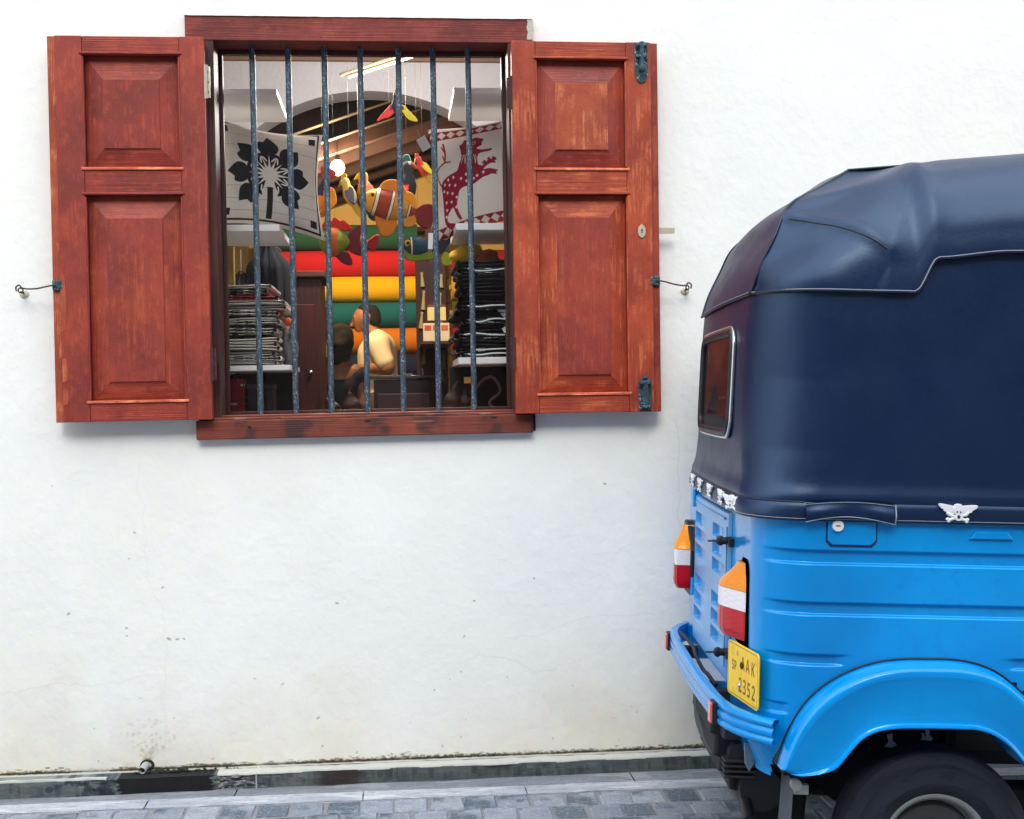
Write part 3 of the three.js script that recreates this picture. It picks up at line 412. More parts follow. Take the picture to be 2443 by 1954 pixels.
// fender outlines, matched point by point
const fo = [[-0.352, 0.386], [-0.35, 0.396], [-0.33, 0.456], [-0.294, 0.517], [-0.254, 0.555], [-0.201, 0.586], [-0.149, 0.604], [-0.1, 0.612], [-0.044, 0.614], [0.02, 0.613], [0.07, 0.603], [0.11, 0.585], [0.155, 0.549], [0.2, 0.5], [0.235, 0.45], [0.262, 0.392], [0.264, 0.384]];
const fi = [[-0.33, 0.377], [-0.3, 0.377], [-0.264, 0.382], [-0.238, 0.393], [-0.214, 0.422], [-0.19, 0.451], [-0.163, 0.468], [-0.125, 0.477], [-0.05, 0.48], [0.02, 0.48], [0.05, 0.479], [0.085, 0.469], [0.118, 0.447], [0.143, 0.42], [0.165, 0.395], [0.2, 0.378], [0.24, 0.377]];
const cO = new THREE.CatmullRomCurve3(fo.map(([a, b]) => V(a, b, 0)), false, 'centripetal'), cI = new THREE.CatmullRomCurve3(fi.map(([a, b]) => V(a, b, 0)), false, 'centripetal');
const arch = (u) => { for (let i = 1; i < fo.length; i++) if (u >= fo[i - 1][0] && u <= fo[i][0]) return lerp(fo[i - 1][1], fo[i][1], (u - fo[i - 1][0]) / (fo[i][0] - fo[i - 1][0])); return -1; };

// ---- blue body shell with pressed channels
{
  const ch = [[0.811, 0.838, 0, 9], [0.703, 0.728, 0, 9], [0.597, 0.618, 1, 9], [0.49, 0.512, 2, 9]], vs = new Set();
  for (let v = 0.345; v < 0.9251; v += 0.009) vs.add(+v.toFixed(4));
  for (const [a, b] of ch) for (const e of [a, b]) for (const d of [-0.0045, -0.002, 0, 0.002, 0.0045]) vs.add(+(e + d).toFixed(4));
  const vl = [...vs].sort((a, b) => a - b), nv = vl.length - 1;
  const g = grid(260, nv, (s, q) => {
    const v = vl[Math.round(q * nv)], ur = -0.393 + 0.022 * (1 - sst(0.345, 0.42, v)) - 0.002 * sst(0.5, 0.75, v), tk = 0.006 * (1 - sst(0.345, 0.44, v));
    const p = full(s, (t) => plan(t, ur, 0.115, 0.009, 0.62, tk)); let d = 0; const t = Math.abs(s * 2 - 1);
    for (const [a, b, k] of ch) { let m = sst(0.44, 0.58, t); if (k === 1) m *= 1 - sst(-0.232, -0.215, p[0]) * (1 - sst(0.138, 0.15, p[0])); if (k === 2) m *= 1 - sst(-0.345, -0.325, p[0]); d += 0.0075 * m * sst(a - 0.0025, a + 0.0025, v) * (1 - sst(b - 0.0025, b + 0.0025, v)); }
    const wv = 0.0022 * (fbm(p[0] * 0.25 + 0.5, v * 0.25, 8, 2) - 0.5);
    return [p[0] - p[2] * (d + wv), v, p[1] - p[3] * (d + wv), p[0] + p[1], v];
  }, (s, q, pos, a) => { const u = pos[a * 3], v = pos[a * 3 + 1], z = pos[a * 3 + 2]; return (z > -0.06 || z < -1.02) && v < arch(u) - 0.008; });
  const body = part(tuk, 'body', g, M.blue);
  // rubbed dark blue patch beside the far lamp, darker scuffs
  part(body, 'fuel_flap', [(() => { const q = ext([[-0.256, 0.862], [-0.247, 0.854], [-0.168, 0.854], [-0.158, 0.863], [-0.158, 0.93], [-0.256, 0.93]], 0.004, 0.0015, 8); q.translate(0, 0, -0.001); return q; })()], M.blue);
  part(body, 'flap_gap', (() => { const q = ext([[-0.2605, 0.858], [-0.25, 0.848], [-0.164, 0.848], [-0.1535, 0.859], [-0.1535, 0.93], [-0.2605, 0.93]], 0.002, 0.0005, 8); q.translate(0, 0, -0.001); return q; })(), plain(0.002, 0.02, 0.12, 0.6));
  const lk = part(tuk, 'fuel_lock', [(() => { const c = new THREE.CylinderGeometry(0.0115, 0.0125, 0.008, 28); c.rotateX(Math.PI / 2); c.translate(-0.238, 0.893, 0.007); return c; })()], M.whitePlastic);
  part(lk, 'keyhole', bx(0.009, 0.0022, 0.001, -0.238, 0.893, 0.0112), M.black);
  part(tuk, 'pressed_louvre', (() => { const q = ext([[0.043, 0.872], [0.128, 0.872], [0.118, 0.884], [0.053, 0.884]], 0.003, 0.003, 6); q.translate(0, 0, 0.0); return q; })(), M.blue);
  // floor and sill forward of the rear panels
  part(tuk, 'floor_pan', [bb(-0.3, 2.0, 0.33, 0.36, -0.87, -0.22), bb(0.32, 1.75, 0.33, 0.36, -1.06, -0.03)], M.under);
  for (const ss of [bb(0.62, 1.6, 0.32, 0.4, -0.06, -0.01, 0.01), bb(0.62, 1.6, 0.32, 0.4, -1.07, -1.02, 0.01)]) part(tuk, 'side_sill', ss, M.blue);
  part(tuk, 'bench_seat', [bb(0.0, 0.5, 0.55, 0.68, -1.0, -0.08, 0.03), bb(-0.12, 0.0, 0.6, 1.1, -1.0, -0.08, 0.03)], M.vinyl);
  part(tuk, 'driver_seat', bb(1.0, 1.4, 0.5, 0.66, -0.74, -0.34, 0.03), M.vinyl); part(tuk, 'seat_base', bb(1.05, 1.36, 0.36, 0.5, -0.7, -0.38, 0.01), M.under); part(tuk, 'roof_post', cyl(0.016, 0.016, V(0.62, 0.4, -0.02), V(0.62, 1.5, -0.04), 14), M.black); part(tuk, 'roof_post', cyl(0.016, 0.016, V(0.62, 0.4, -1.06), V(0.62, 1.5, -1.04), 14), M.black);
  const cowl = grid(40, 20, (s, q) => { const a = (s - 0.5) * Math.PI * 0.92, v = lerp(0.34, 0.95, q), k = 0.5 - 0.06 * q; return [1.55 + (0.5 - 0.12 * q) * Math.cos(a), v, WC + k * Math.sin(a)]; }); part(tuk, 'front_cowl', cowl, M.blue);
  part(tuk, 'headlamp', ell(0.03, 0.075, 0.075, 1.99, 0.78, WC), M.chrome);
  part(tuk, 'windscreen_frame', [tube([V(1.9, 0.92, -0.14), V(1.72, 1.5, -0.12), V(1.66, 1.64, -0.2)], 0.016, 20), tube([V(1.9, 0.92, -0.94), V(1.72, 1.5, -0.96), V(1.66, 1.64, -0.88)], 0.016, 20), tube([V(1.66, 1.64, -0.2), V(1.65, 1.69, -0.54), V(1.66, 1.64, -0.88)], 0.016, 20)], M.black);
  part(tuk, 'handlebar', tube([V(1.62, 0.98, -0.2), V(1.7, 0.95, -0.42), V(1.7, 0.95, -0.66), V(1.62, 0.98, -0.88)], 0.013, 24), M.black);
}
// ---- engine door at the rear with pressed louvres
{
  const rows = [0.825, 0.782, 0.738, 0.655, 0.611, 0.567], cols = [[-0.315, -0.5], [-0.6, -0.785]];
  const bowAt = (z) => -0.396 - 0.009 * (1 - Math.pow((z - WC) / -WC, 2) * 1.2);
  const g = grid(200, 150, (s, q) => {
    const z = lerp(-0.8, -0.292, s), v = lerp(0.49, 0.888, q); let d = 0;
    for (const r of rows) for (const [a, b] of cols) { const t = (z - a) / (b - a); if (t > 0 && t < 1) { const hw = 0.015; const k = 1 - sst(hw - 0.003, hw + 0.003, Math.abs(v - r)); d = Math.max(d, k * 0.016 * Math.pow(t, 1.1) * (t > 0.985 ? 0 : 1)); } }
    const e = Math.min(sst(0, 0.012, s), sst(0, 0.012, 1 - s), sst(0, 0.014, q), sst(0, 0.014, 1 - q)); const fr = Math.max(Math.abs(s - 0.5) * 2 > 0.9 ? 1 : 0, 0);
    return [bowAt(z) - 0.008 * e + d + 0.002 * fr * 0, v, z, z, v];
  });
  const d = part(tuk, 'engine_door', g, M.blueWallSheen);
  for (const dr of [tube([V(bowAt(-0.32) - 0.009, 0.868, -0.33), V(bowAt(-0.5) - 0.009, 0.868, -0.54), V(bowAt(-0.76) - 0.009, 0.868, -0.77)], 0.003, 20), tube([V(bowAt(-0.3) - 0.009, 0.85, -0.307), V(bowAt(-0.3) - 0.009, 0.7, -0.307), V(bowAt(-0.3) - 0.009, 0.52, -0.307)], 0.0028, 20)]) part(d, 'door_rib', dr, M.blueWallSheen);
  for (const v of [0.82, 0.558]) { const l = part(tuk, 'wing_latch', [cyl(0.008, 0.01, V(-0.428, v, -0.292), V(-0.405, v, -0.292), 14), ell(0.01, 0.012, 0.006, -0.43, v, -0.292), cyl(0.0028, 0.0022, V(-0.432, v, -0.292), V(-0.458, v - 0.002, -0.3), 8), bx(0.014, 0.02, 0.02, -0.408, v - 0.002, -0.275, 0.003)], M.black); }
  for (const v of [0.875, 0.63]) part(tuk, 'door_hinge', [bx(0.012, 0.042, 0.03, -0.406, v, -0.82, 0.003), cyl(0.006, 0.006, V(-0.412, v - 0.024, -0.806), V(-0.412, v + 0.024, -0.806), 12)], M.blue);
}
// ---- tail lamps
{
  const lamp = (m) => {
    const Z = (z) => (m ? mir(z) : z), name = 'tail_lamp';
    const sec = (v, k) => { // closed section in x,z; narrows towards the crown
      const t = sst(0.728, 0.792, v), b = sst(0.635, 0.615, v) * 0.16; const base = [[-0.385, -0.113], [-0.4, -0.114], [-0.412, -0.124], [-0.444, -0.19], [-0.45, -0.212], [-0.45, -0.236], [-0.444, -0.248], [-0.395, -0.252]];
      const top = [[-0.385, -0.118], [-0.395, -0.118], [-0.404, -0.124], [-0.416, -0.15], [-0.419, -0.162], [-0.419, -0.178], [-0.414, -0.186], [-0.392, -0.19]];
      return base.map((p, i) => { const x = lerp(p[0], top[i][0], t), z = lerp(p[1], top[i][1], t); return [lerp(x, -0.395, b) + (m ? -0.008 : 0.008), lerp(z, -0.18, b * 0.4)]; });
    };
    const shell = (v0, v1, n) => { const N = 28; return merge([grid(N, n, (s, q) => { const v = lerp(v0, v1, q), c = sec(v), f = s * (c.length - 1), i = Math.min(c.length - 2, Math.floor(f)), a = c[i], b = c[i + 1], t = f - i; return [lerp(a[0], b[0], t), v, Z(lerp(a[1], b[1], t)), s * 0.1, v]; }), ...[v0, v1].map((v) => grid(N, 1, (s, q) => { const c = sec(v), f = s * (c.length - 1), i = Math.min(c.length - 2, Math.floor(f)), t = f - i; return [lerp(lerp(c[i][0], c[i + 1][0], t), -0.39, q), v, Z(lerp(lerp(c[i][1], c[i + 1][1], t), -0.18, q))]; }))]); };
    const house = part(tuk, name, (() => { const q = ext([[0.111, 0.612], [0.111, 0.772], [0.118, 0.788], [0.132, 0.797], [0.17, 0.797], [0.2, 0.778], [0.26, 0.725], [0.26, 0.612], [0.24, 0.602], [0.12, 0.602]], 0.026, 0.003); q.rotateY(-Math.PI / 2); q.scale(1, 1, -1); q.translate(-0.372, 0, 0); if (m) { q.scale(1, 1, -1); q.translate(-0.016, 0, 2 * WC); } return q; })(), M.black);
    const L = (c, o = {}) => phys({ color: lin(...c), roughness: 0.28, clearcoat: 0.3, clearcoatRoughness: 0.1, bumpMap: ribs, bumpScale: 0.0008, ...o });
    part(house, 'red_lens', shell(0.618, 0.683, 6), L([0.46, 0.002, 0.014], { specularColor: lin(1, 0.3, 0.3) })); part(house, 'clear_lens', shell(0.684, 0.727, 4), L([0.78, 0.76, 0.8])); part(house, 'amber_lens', shell(0.728, 0.79, 8), L([0.86, 0.27, 0.012], { specularColor: lin(1, 0.7, 0.3) }));
  };
  const ribs = tex(256, 256, (u, v) => 0.5 + 0.5 * Math.sin(u * 6.283 * 10) * (0.6 + 0.4 * Math.sin(v * 6.283 * 8)), false);
  ribs.repeat.set(10, 10);
  lamp(false); lamp(true);
}
// ---- number plate
{
  const face = canvasTex(512, 352, (g, w, h) => {
    g.fillStyle = 'rgb(247,206,20)'; g.fillRect(0, 0, w, h); g.strokeStyle = 'rgb(120,86,16)'; g.lineWidth = 5; g.beginPath(); g.roundRect(12, 12, w - 24, h - 24, 26); g.stroke();
    for (let i = 0; i < 60; i++) { g.fillStyle = `rgba(${rr(150, 255)},${rr(120, 220)},${rr(30, 90)},${rr(0.04, 0.18)})`; g.beginPath(); g.arc(rnd() * w, rnd() * h, rr(6, 40), 0, 7); g.fill(); }
    g.fillStyle = 'rgb(104,62,14)'; g.textAlign = 'center'; g.textBaseline = 'middle';
    const txt = (s, x, y, size, sx) => { g.save(); g.translate(x, y); g.scale(sx, 1); g.font = `bold ${size}px sans-serif`; g.fillText(s, 0, 0); g.restore(); };
    txt('SP', 112, 150, 92, 0.8); txt('A', 258, 112, 122, 0.8); txt('A', 340, 112, 122, 0.8); txt('K', 424, 112, 122, 0.8); txt('2', 220, 258, 132, 0.8); txt('3', 292, 258, 132, 0.8); txt('5', 364, 258, 132, 0.8); txt('2', 440, 258, 132, 0.8);
    g.strokeStyle = 'rgba(150,100,20,0.8)'; g.lineWidth = 4; g.beginPath(); g.ellipse(86, 60, 22, 30, 0, 0, 7); g.stroke(); g.beginPath(); g.moveTo(86, 38); g.lineTo(86, 82); g.stroke(); g.fillStyle = 'rgba(170,150,110,0.9)'; g.beginPath(); g.ellipse(164, 62, 18, 20, 0, 0, 7); g.fill();
  });
  const pl = new THREE.Group(); pl.name = 'number_plate'; pl.position.set(-0.4035, 0.549, -0.115); pl.rotation.set(0, Math.atan2(0.033, 0.17) * 1 - Math.PI / 2, 0.0); tuk.add(pl); pl.userData.label = 'yellow number plate with dark lettering';
  const s = new THREE.Shape(), a = 0.087, b = 0.06, r = 0.011; s.moveTo(-a + r, -b); s.lineTo(a - r, -b); s.absarc(a - r, -b + r, r, -Math.PI / 2, 0); s.lineTo(a, b - r); s.absarc(a - r, b - r, r, 0, Math.PI / 2); s.lineTo(-a + r, b); s.absarc(-a + r, b - r, r, Math.PI / 2, Math.PI); s.lineTo(-a, -b + r); s.absarc(-a + r, -b + r, r, Math.PI, Math.PI * 1.5);
  const g = new THREE.ExtrudeGeometry(s, { depth: 0.0015, bevelEnabled: true, bevelSize: 0.0012, bevelThickness: 0.0008, bevelSegments: 2 }); const uv = g.attributes.uv, po = g.attributes.position; for (let i = 0; i < uv.count; i++) uv.setXY(i, (po.getX(i) + a) / (2 * a), (po.getY(i) + b) / (2 * b));
  part(pl, 'plate', g, std({ map: face, roughness: 0.42, color: lin(1, 0.95, 0.9) })); part(pl, 'bolt', ell(0.0055, 0.0055, 0.004, -0.012, -0.028, 0.004), M.chrome); part(pl, 'bolt', ell(0.006, 0.008, 0.004, -0.002, 0.018, 0.004), M.rusty); part(pl, 'bracket', bx(0.1, 0.05, 0.02, -0.01, 0, -0.012), M.black);
}
// ---- bumper
{
  const pts = [[-0.362, 0.014], [-0.4, -0.028], [-0.434, -0.09], [-0.45, -0.16], [-0.458, -0.3], [-0.462, -0.54]], all = [...pts, ...pts.slice(0, -1).reverse().map(([u, z]) => [u, mir(z)])];
  const c = new THREE.CatmullRomCurve3(all.map(([u, z]) => V(u, 0, z)), false, 'centripetal');
  const prof = [[-0.016, 0.481], [-0.004, 0.483], [0.003, 0.481], [0.0065, 0.476], [0.0065, 0.469], [0.0025, 0.466], [0.0025, 0.463], [0.0065, 0.46], [0.0065, 0.449], [0.0025, 0.446], [0.0025, 0.443], [0.0065, 0.44], [0.006, 0.432], [0.001, 0.427], [-0.012, 0.427]];
  const n = prof.length - 1, mk = (pr, nn) => grid(160, nn, (s, q) => { const p = c.getPoint(s), t = c.getTangent(s), nx = t.z, nz = -t.x, f = pr[Math.round(q * nn)]; return [p.x + nx * f[0], f[1], p.z + nz * f[0], s, q]; });
  const bp = part(tuk, 'rear_bumper', merge([mk(prof, n), mk([[-0.016, 0.481], [-0.0165, 0.46], [-0.012, 0.427]], 2)]), M.blue);
  for (const [z, m] of [[-0.16, 0], [-0.16, 1]]) { const r = part(bp, 'reflector', bx(0.008, 0.044, 0.03, -0.466, 0.452, m ? mir(z) : z, 0.002), phys({ color: lin(0.72, 0.1, 0.08), roughness: 0.2, clearcoat: 1 })); part(bp, 'reflector_base', bx(0.014, 0.05, 0.036, -0.458, 0.452, m ? mir(z) : z, 0.002), M.black); }
  for (const bk of [bx(0.09, 0.03, 0.03, -0.41, 0.452, -0.3), bx(0.09, 0.03, 0.03, -0.41, 0.452, -0.78)]) part(tuk, 'bumper_bracket', bk, M.under);
  part(tuk, 'torn_strip', tube([V(-0.436, 0.492, -0.84), V(-0.425, 0.486, -0.7), V(-0.43, 0.478, -0.6), V(-0.424, 0.462, -0.52), V(-0.426, 0.47, -0.44), V(-0.42, 0.462, -0.36)], 0.005, 50, 8), M.black);
}
// ---- rear fenders and wheels
{
  const N = 110, fend = (m) => { const Z = (z) => (m ? mir(z) : z); const cs = [[0, -0.012, 0], [0, 0.012, 0], [0.03, 0.026, 0], [0.085, 0.04, 0], [0.17, 0.0455, 0], [0.27, 0.0445, 0], [0.5, 0.042, 0], [0.8, 0.041, 0], [0.9, 0.0425, 0], [0.95, 0.046, 0], [0.985, 0.047, 0], [1, 0.043, 0], [1, 0.03, 0], [0.985, -0.02, 0], [0.97, -0.12, 0]], k = cs.length - 1;
    const sm = new THREE.CatmullRomCurve3(cs.map(([a, b]) => V(a, b, 0)), false, 'centripetal').getPoints(56);
    return part(tuk, 'rear_fender', grid(N, 56, (s, q) => { const o = cO.getPoint(s), i = cI.getPoint(s), p = sm[Math.round(q * 56)]; const e = Math.min(1, Math.min(s, 1 - s) / 0.04); return [lerp(o.x, i.x, p.x), lerp(o.y, i.y, p.x), Z(p.y * (0.75 + 0.25 * Math.sqrt(e))), s, q]; }), M.blue); };
  const fs = [fend(false), fend(true)];
  part(fs[0], 'fender_seal', tube(Array.from({ length: 60 }, (_, i) => { const o = cO.getPoint(i / 59); return V(o.x - 0.002 * (o.x < -0.1 ? 1 : -0.5), o.y + 0.003, 0.004); }), 0.0019, 120, 8), M.black);
  const wheel = (u, z, r, v) => {
    const w = new THREE.Group(); w.name = 'wheel'; w.position.set(u, v, z); tuk.add(w); const w2 = 0.05, P = [[0.108, -w2 * 0.7], [0.125, -w2], [0.165, -w2 * 1.08], [r - 0.022, -w2 * 0.98], [r - 0.006, -w2 * 0.8], [r - 0.001, -w2 * 0.5], [r - 0.001, -0.017], [r - 0.008, -0.016], [r - 0.008, -0.012], [r, -0.011], [r, 0.011], [r - 0.008, 0.012], [r - 0.008, 0.016], [r - 0.001, 0.017], [r - 0.001, w2 * 0.5], [r - 0.006, w2 * 0.8], [r - 0.022, w2 * 0.98], [0.183, w2 * 1.06], [0.18, w2 * 1.1], [0.176, w2 * 1.06], [0.165, w2 * 1.09], [0.145, w2 * 1.06], [0.141, w2 * 1.09], [0.137, w2 * 1.05], [0.125, w2], [0.108, w2 * 0.7]];
    const tg = new THREE.LatheGeometry(P.map((p) => new THREE.Vector2(...p)), 72); tg.rotateX(Math.PI / 2); part(w, 'tyre', toCreasedNormals(tg, 0.6), M.rubber);
    const rg = new THREE.LatheGeometry([[0.02, 0.034], [0.03, 0.034], [0.034, 0.022], [0.06, 0.016], [0.084, 0.02], [0.093, 0.006], [0.098, 0.008], [0.101, 0.034], [0.108, 0.042], [0.1155, 0.043], [0.1165, 0.04], [0.1155, 0.034], [0.11, 0.03]].map((p) => new THREE.Vector2(...p)), 64); rg.rotateX(Math.PI / 2); const rm = part(w, 'rim', rg, M.alu); const dg2 = new THREE.LatheGeometry([[0.02, 0.0355], [0.03, 0.0355], [0.035, 0.0235], [0.06, 0.0175], [0.084, 0.0215], [0.0925, 0.0085]].map((p) => new THREE.Vector2(...p)), 64); dg2.rotateX(Math.PI / 2); part(w, 'wheel_disc', dg2, plain(0.05, 0.055, 0.06, 0.5, { metalness: 0.3 }));
    const hb = []; for (let i = 0; i < 5; i++) { const a = i * 1.2566 + 0.3; hb.push(cyl(0.007, 0.007, V(0.05 * Math.cos(a), 0.05 * Math.sin(a), 0.014), V(0.05 * Math.cos(a), 0.05 * Math.sin(a), 0.028), 6)); } hb.push(cyl(0.028, 0.024, V(0, 0, 0.02), V(0, 0, 0.045), 24), cyl(0.075, 0.075, V(0, 0, 0.0), V(0, 0, 0.012), 24)); part(w, 'hub', hb, M.under); return w;
  };
  wheel(-0.006, -0.06, 0.208, 0.209); const wf = wheel(-0.006, mir(-0.06), 0.208, 0.19); wf.rotation.y = Math.PI; wheel(1.99, WC, 0.205, 0.258);
  part(tuk, 'wheel_well', [bb(-0.335, -0.325, 0.36, 0.42, -0.2, -0.01), grid(40, 4, (s, q) => { const o = cO.getPoint(s); return [o.x, o.y - 0.004, lerp(-0.01, -0.2, q)]; }), bb(-0.34, -0.1, 0.4, 0.62, -0.215, -0.2), bb(-0.1, 0.1, 0.35, 0.62, -0.215, -0.2), bb(0.1, 0.26, 0.5, 0.62, -0.215, -0.2)], M.under);
  part(tuk, 'mud_flap', (() => { const g = grid(10, 16, (s, q) => [-0.318 + 0.004 * Math.sin(q * 3) - 0.02 * (1 - q), lerp(0.1, 0.352, q), lerp(-0.1, 0.008, s) , s, q]); return g; })(), std({ color: lin(0.085, 0.1, 0.12), roughness: 0.8, bumpMap: rep(T.speck, 1, 0.2), bumpScale: 0.003 }));
  part(tuk, 'flap_bolt', [cyl(0.012, 0.012, V(-0.315, 0.35, 0.01), V(-0.315, 0.35, 0.024), 12), bx(0.03, 0.02, 0.012, -0.302, 0.338, 0.008)], M.alu);
  for (const [x, y, k] of [[-0.049, 0.385, 1], [0.035, 0.4, 0.8], [0.068, 0.39, -1.1], [0.025, 0.396, 0.5]]) part(tuk, 'white_scrap', (() => { const g = ext([[-0.008, 0.013], [0.003, 0.016], [0.004, 0.0], [0.013, -0.008], [0.01, -0.016], [-0.013, -0.014], [-0.004, -0.003]], 0.002, 0.0006); g.scale(k, Math.abs(k), 1); g.translate(x, y, -0.197); return g; })(), M.whitePlastic);
  part(tuk, 'rear_axle', [cyl(0.03, 0.03, V(-0.006, 0.2, -0.1), V(-0.006, 0.2, -0.98), 16), bx(0.36, 0.06, 0.07, 0.16, 0.26, -0.2), bx(0.36, 0.06, 0.07, 0.16, 0.26, -0.88)], M.under);
  part(tuk, 'engine', [bb(-0.3, 0.05, 0.2, 0.46, -0.74, -0.36, 0.03), cyl(0.1, 0.1, V(-0.1, 0.3, -0.76), V(-0.1, 0.3, -0.3), 24), bb(-0.4, -0.28, 0.28, 0.42, -0.7, -0.4, 0.03)], M.under);
  part(tuk, 'exhaust_silencer', [cyl(0.06, 0.06, V(-0.3, 0.25, -0.72), V(-0.29, 0.235, -0.3), 24), cyl(0.014, 0.014, V(-0.36, 0.24, -0.3), V(-0.37, 0.2, -0.18), 12)], M.black);
  part(tuk, 'engine_guard', [(() => { const g = ext([[-0.397, 0.395], [-0.376, 0.39], [-0.377, 0.35], [-0.386, 0.335], [-0.394, 0.35]], 0.006, 0.001); g.translate(0, 0, -0.12); return g; })()], plain(0.16, 0.24, 0.3, 0.6));
  part(tuk, 'engine_cover', (() => { const g = ext([[-0.438, 0.425], [-0.3, 0.425], [-0.22, 0.32], [-0.23, 0.18], [-0.285, 0.166], [-0.335, 0.18], [-0.34, 0.2], [-0.365, 0.21], [-0.372, 0.245], [-0.392, 0.25], [-0.396, 0.285], [-0.418, 0.292], [-0.414, 0.322], [-0.43, 0.328], [-0.428, 0.375], [-0.44, 0.38]], 0.26, 0.008, 8, false); g.translate(0, 0, -0.53); return g; })(), plain(0.009, 0.01, 0.014, 0.75));
  part(tuk, 'crankcase', [cyl(0.055, 0.05, V(-0.33, 0.25, -0.3), V(-0.33, 0.25, -0.24), 24), cyl(0.03, 0.03, V(-0.38, 0.33, -0.3), V(-0.38, 0.33, -0.235), 20), bx(0.05, 0.03, 0.06, -0.4, 0.385, -0.25, 0.006)], plain(0.03, 0.033, 0.038, 0.55, { metalness: 0.3 }));
  for (let i = 0; i < 4; i++) part(tuk, 'cooling_fin', bx(0.07, 0.005, 0.05, -0.385, 0.285 + i * 0.012, -0.25, 0.001), plain(0.05, 0.052, 0.056, 0.5, { metalness: 0.3 }));
  part(tuk, 'hose', tube([V(-0.44, 0.42, -0.5), V(-0.44, 0.35, -0.46), V(-0.42, 0.3, -0.38), V(-0.37, 0.22, -0.3), V(-0.35, 0.2, -0.25)], 0.012, 30), plain(0.06, 0.07, 0.075, 0.7));
  part(tuk, 'far_mud_flap', bb(-0.245, -0.235, 0.07, 0.3, -1.06, -0.95), M.under);
}
// ---- canopy
{
  const ve = (u) => 1.385 + 0.072 * sst(-0.093, -0.045, u) + 0.012 * sst(-0.05, 0.1, u) + 0.03 * Math.max(0, u + 0.03);
  const ur = curve1([[0.905, -0.4], [0.95, -0.396], [1.04, -0.39], [1.2, -0.385], [1.33, -0.382], [1.42, -0.376]]);
  const R = curve1([[0.905, 0.115], [0.95, 0.13], [1.05, 0.18], [1.2, 0.2], [1.42, 0.17]]);
  const out = (v) => 0.004 + 0.008 * Math.exp(-Math.pow((v - 0.95) / 0.02, 2)) + 0.004 * Math.sin((v - 0.95) * 5);
  const at = (t, v, off = 0) => { const p = plan(t, ur(v), R(v), 0.012, 0.64); const d = out(v) + off; return [p[0] + p[2] * d, v, p[1] + p[3] * d]; };
  const sag = (u, v, s) => 0.004 * (fbm(u * 0.25 + 3, v * 0.25 + s, 7, 2) - 0.5);
  const g = grid(200, 64, (s, q) => { const x0 = full(s, (tt) => plan(tt, ur(1.3), R(1.3), 0.012, 0.64))[0], v = lerp(0.907, x0 < -0.12 ? 1.396 : ve(x0) + 0.028, q), t = Math.abs(s * 2 - 1), p = full(s, (tt) => plan(tt, ur(v), R(v), 0.012, 0.64)), d = out(v) + sag(p[0], v, s); return [p[0] + p[2] * d, v, p[1] + p[3] * d, p[0] + p[1], v]; });
  const cv = part(tuk, 'canopy', g, M.vinyl);
  // bottom band, its seam and stitched hem
  part(cv, 'canopy_band', grid(200, 8, (s, q) => { const v = lerp(0.903, 0.941, q), p = full(s, (tt) => plan(tt, ur(v), R(v), 0.012, 0.64)), d = 0.0115 + 0.003 * Math.sin(q * 3.1) + (q < 0.1 ? -0.001 : 0) + (q > 0.9 ? -0.002 : 0); return [p[0] + p[2] * d, v, p[1] + p[3] * d, p[0] + p[1], v]; }), M.vinyl);
  const line = (v, off, r, t0, t1, both = true) => { const pts = []; const n = 70; if (both) for (let i = n; i > 0; i--) { const p = at(lerp(t0, t1, i / n), v, off); pts.push(V(p[0], p[1], mir(p[2]))); } for (let i = 0; i <= n; i++) pts.push(V(...at(lerp(t0, t1, i / n), v, off))); return tube(pts, r, 260, 6); };
  part(cv, 'hem', line(0.9035, 0.006, 0.0022, 0, 1), M.vinylEdge); part(cv, 'hem_stitching', line(0.9068, 0.0093, 0.0007, 0, 1), M.stitch); part(cv, 'hem_seam', line(0.9415, 0.0, 0.0016, 0, 0.62), M.vinylEdge);
  // flap over the fuel lock: a strip of vinyl bulging outwards with pale stitching
  const fl = (s, q) => { const u = lerp(-0.294, -0.12, s), lo = 0.902 + 0.012 * Math.sin(s * Math.PI * 1.1 + 0.1) - 0.004 * (1 - s), hi = 0.94 + 0.006 * Math.sin(s * Math.PI); const v = lerp(lo, hi, q); return [u, v, 0.018 + 0.016 * Math.sin(Math.min(1, q * 1.25) * Math.PI * 0.75) * (0.6 + 0.4 * Math.sin(s * 9)) * (1 - 0.7 * q), u, v]; };
  const fp = part(cv, 'lock_flap', grid(50, 12, fl), M.vinyl); part(fp, 'flap_stitching', [tube(Array.from({ length: 30 }, (_, i) => V(...fl(i / 29, 0.03).slice(0, 3)).add(V(0, 0, 0.001))), 0.0011, 80, 6), tube(Array.from({ length: 12 }, (_, i) => V(...fl(0.985, i / 11).slice(0, 3)).add(V(0, 0, 0.001))), 0.0014, 30, 6), tube(Array.from({ length: 30 }, (_, i) => V(...fl(i / 29, 0.93).slice(0, 3)).add(V(0, 0, 0.001))), 0.0006, 80, 6)], M.stitch);

  // roof cap: rear slope between two creases, sides rolling up to the ridge, crown
  const C = new THREE.CatmullRomCurve3([[-0.392, 1.388, -0.128], [-0.374, 1.445, -0.118], [-0.344, 1.512, -0.12], [-0.312, 1.581, -0.15], [-0.232, 1.638, -0.225], [-0.151, 1.693, -0.3]].map((p) => V(...p)), false, 'centripetal');
  const vr = (u) => 1.693 + 0.1 * (u + 0.151) - 0.03 * Math.max(0, u - 0.3);
  const X = (u, q) => { const a = q * Math.PI / 2, e = ve(u), h = Math.exp(-Math.pow((u + 0.055) / 0.03, 2)) * 0.007 * Math.sin(a * 1.2); return V(u, e + (vr(u) - e) * Math.pow(Math.sin(a), 0.96), 0.016 - 0.316 * (1 - Math.pow(Math.cos(a), 0.85)) + 0.012 * Math.exp(-q * 14) * 0).add(V(0, h, h)); };
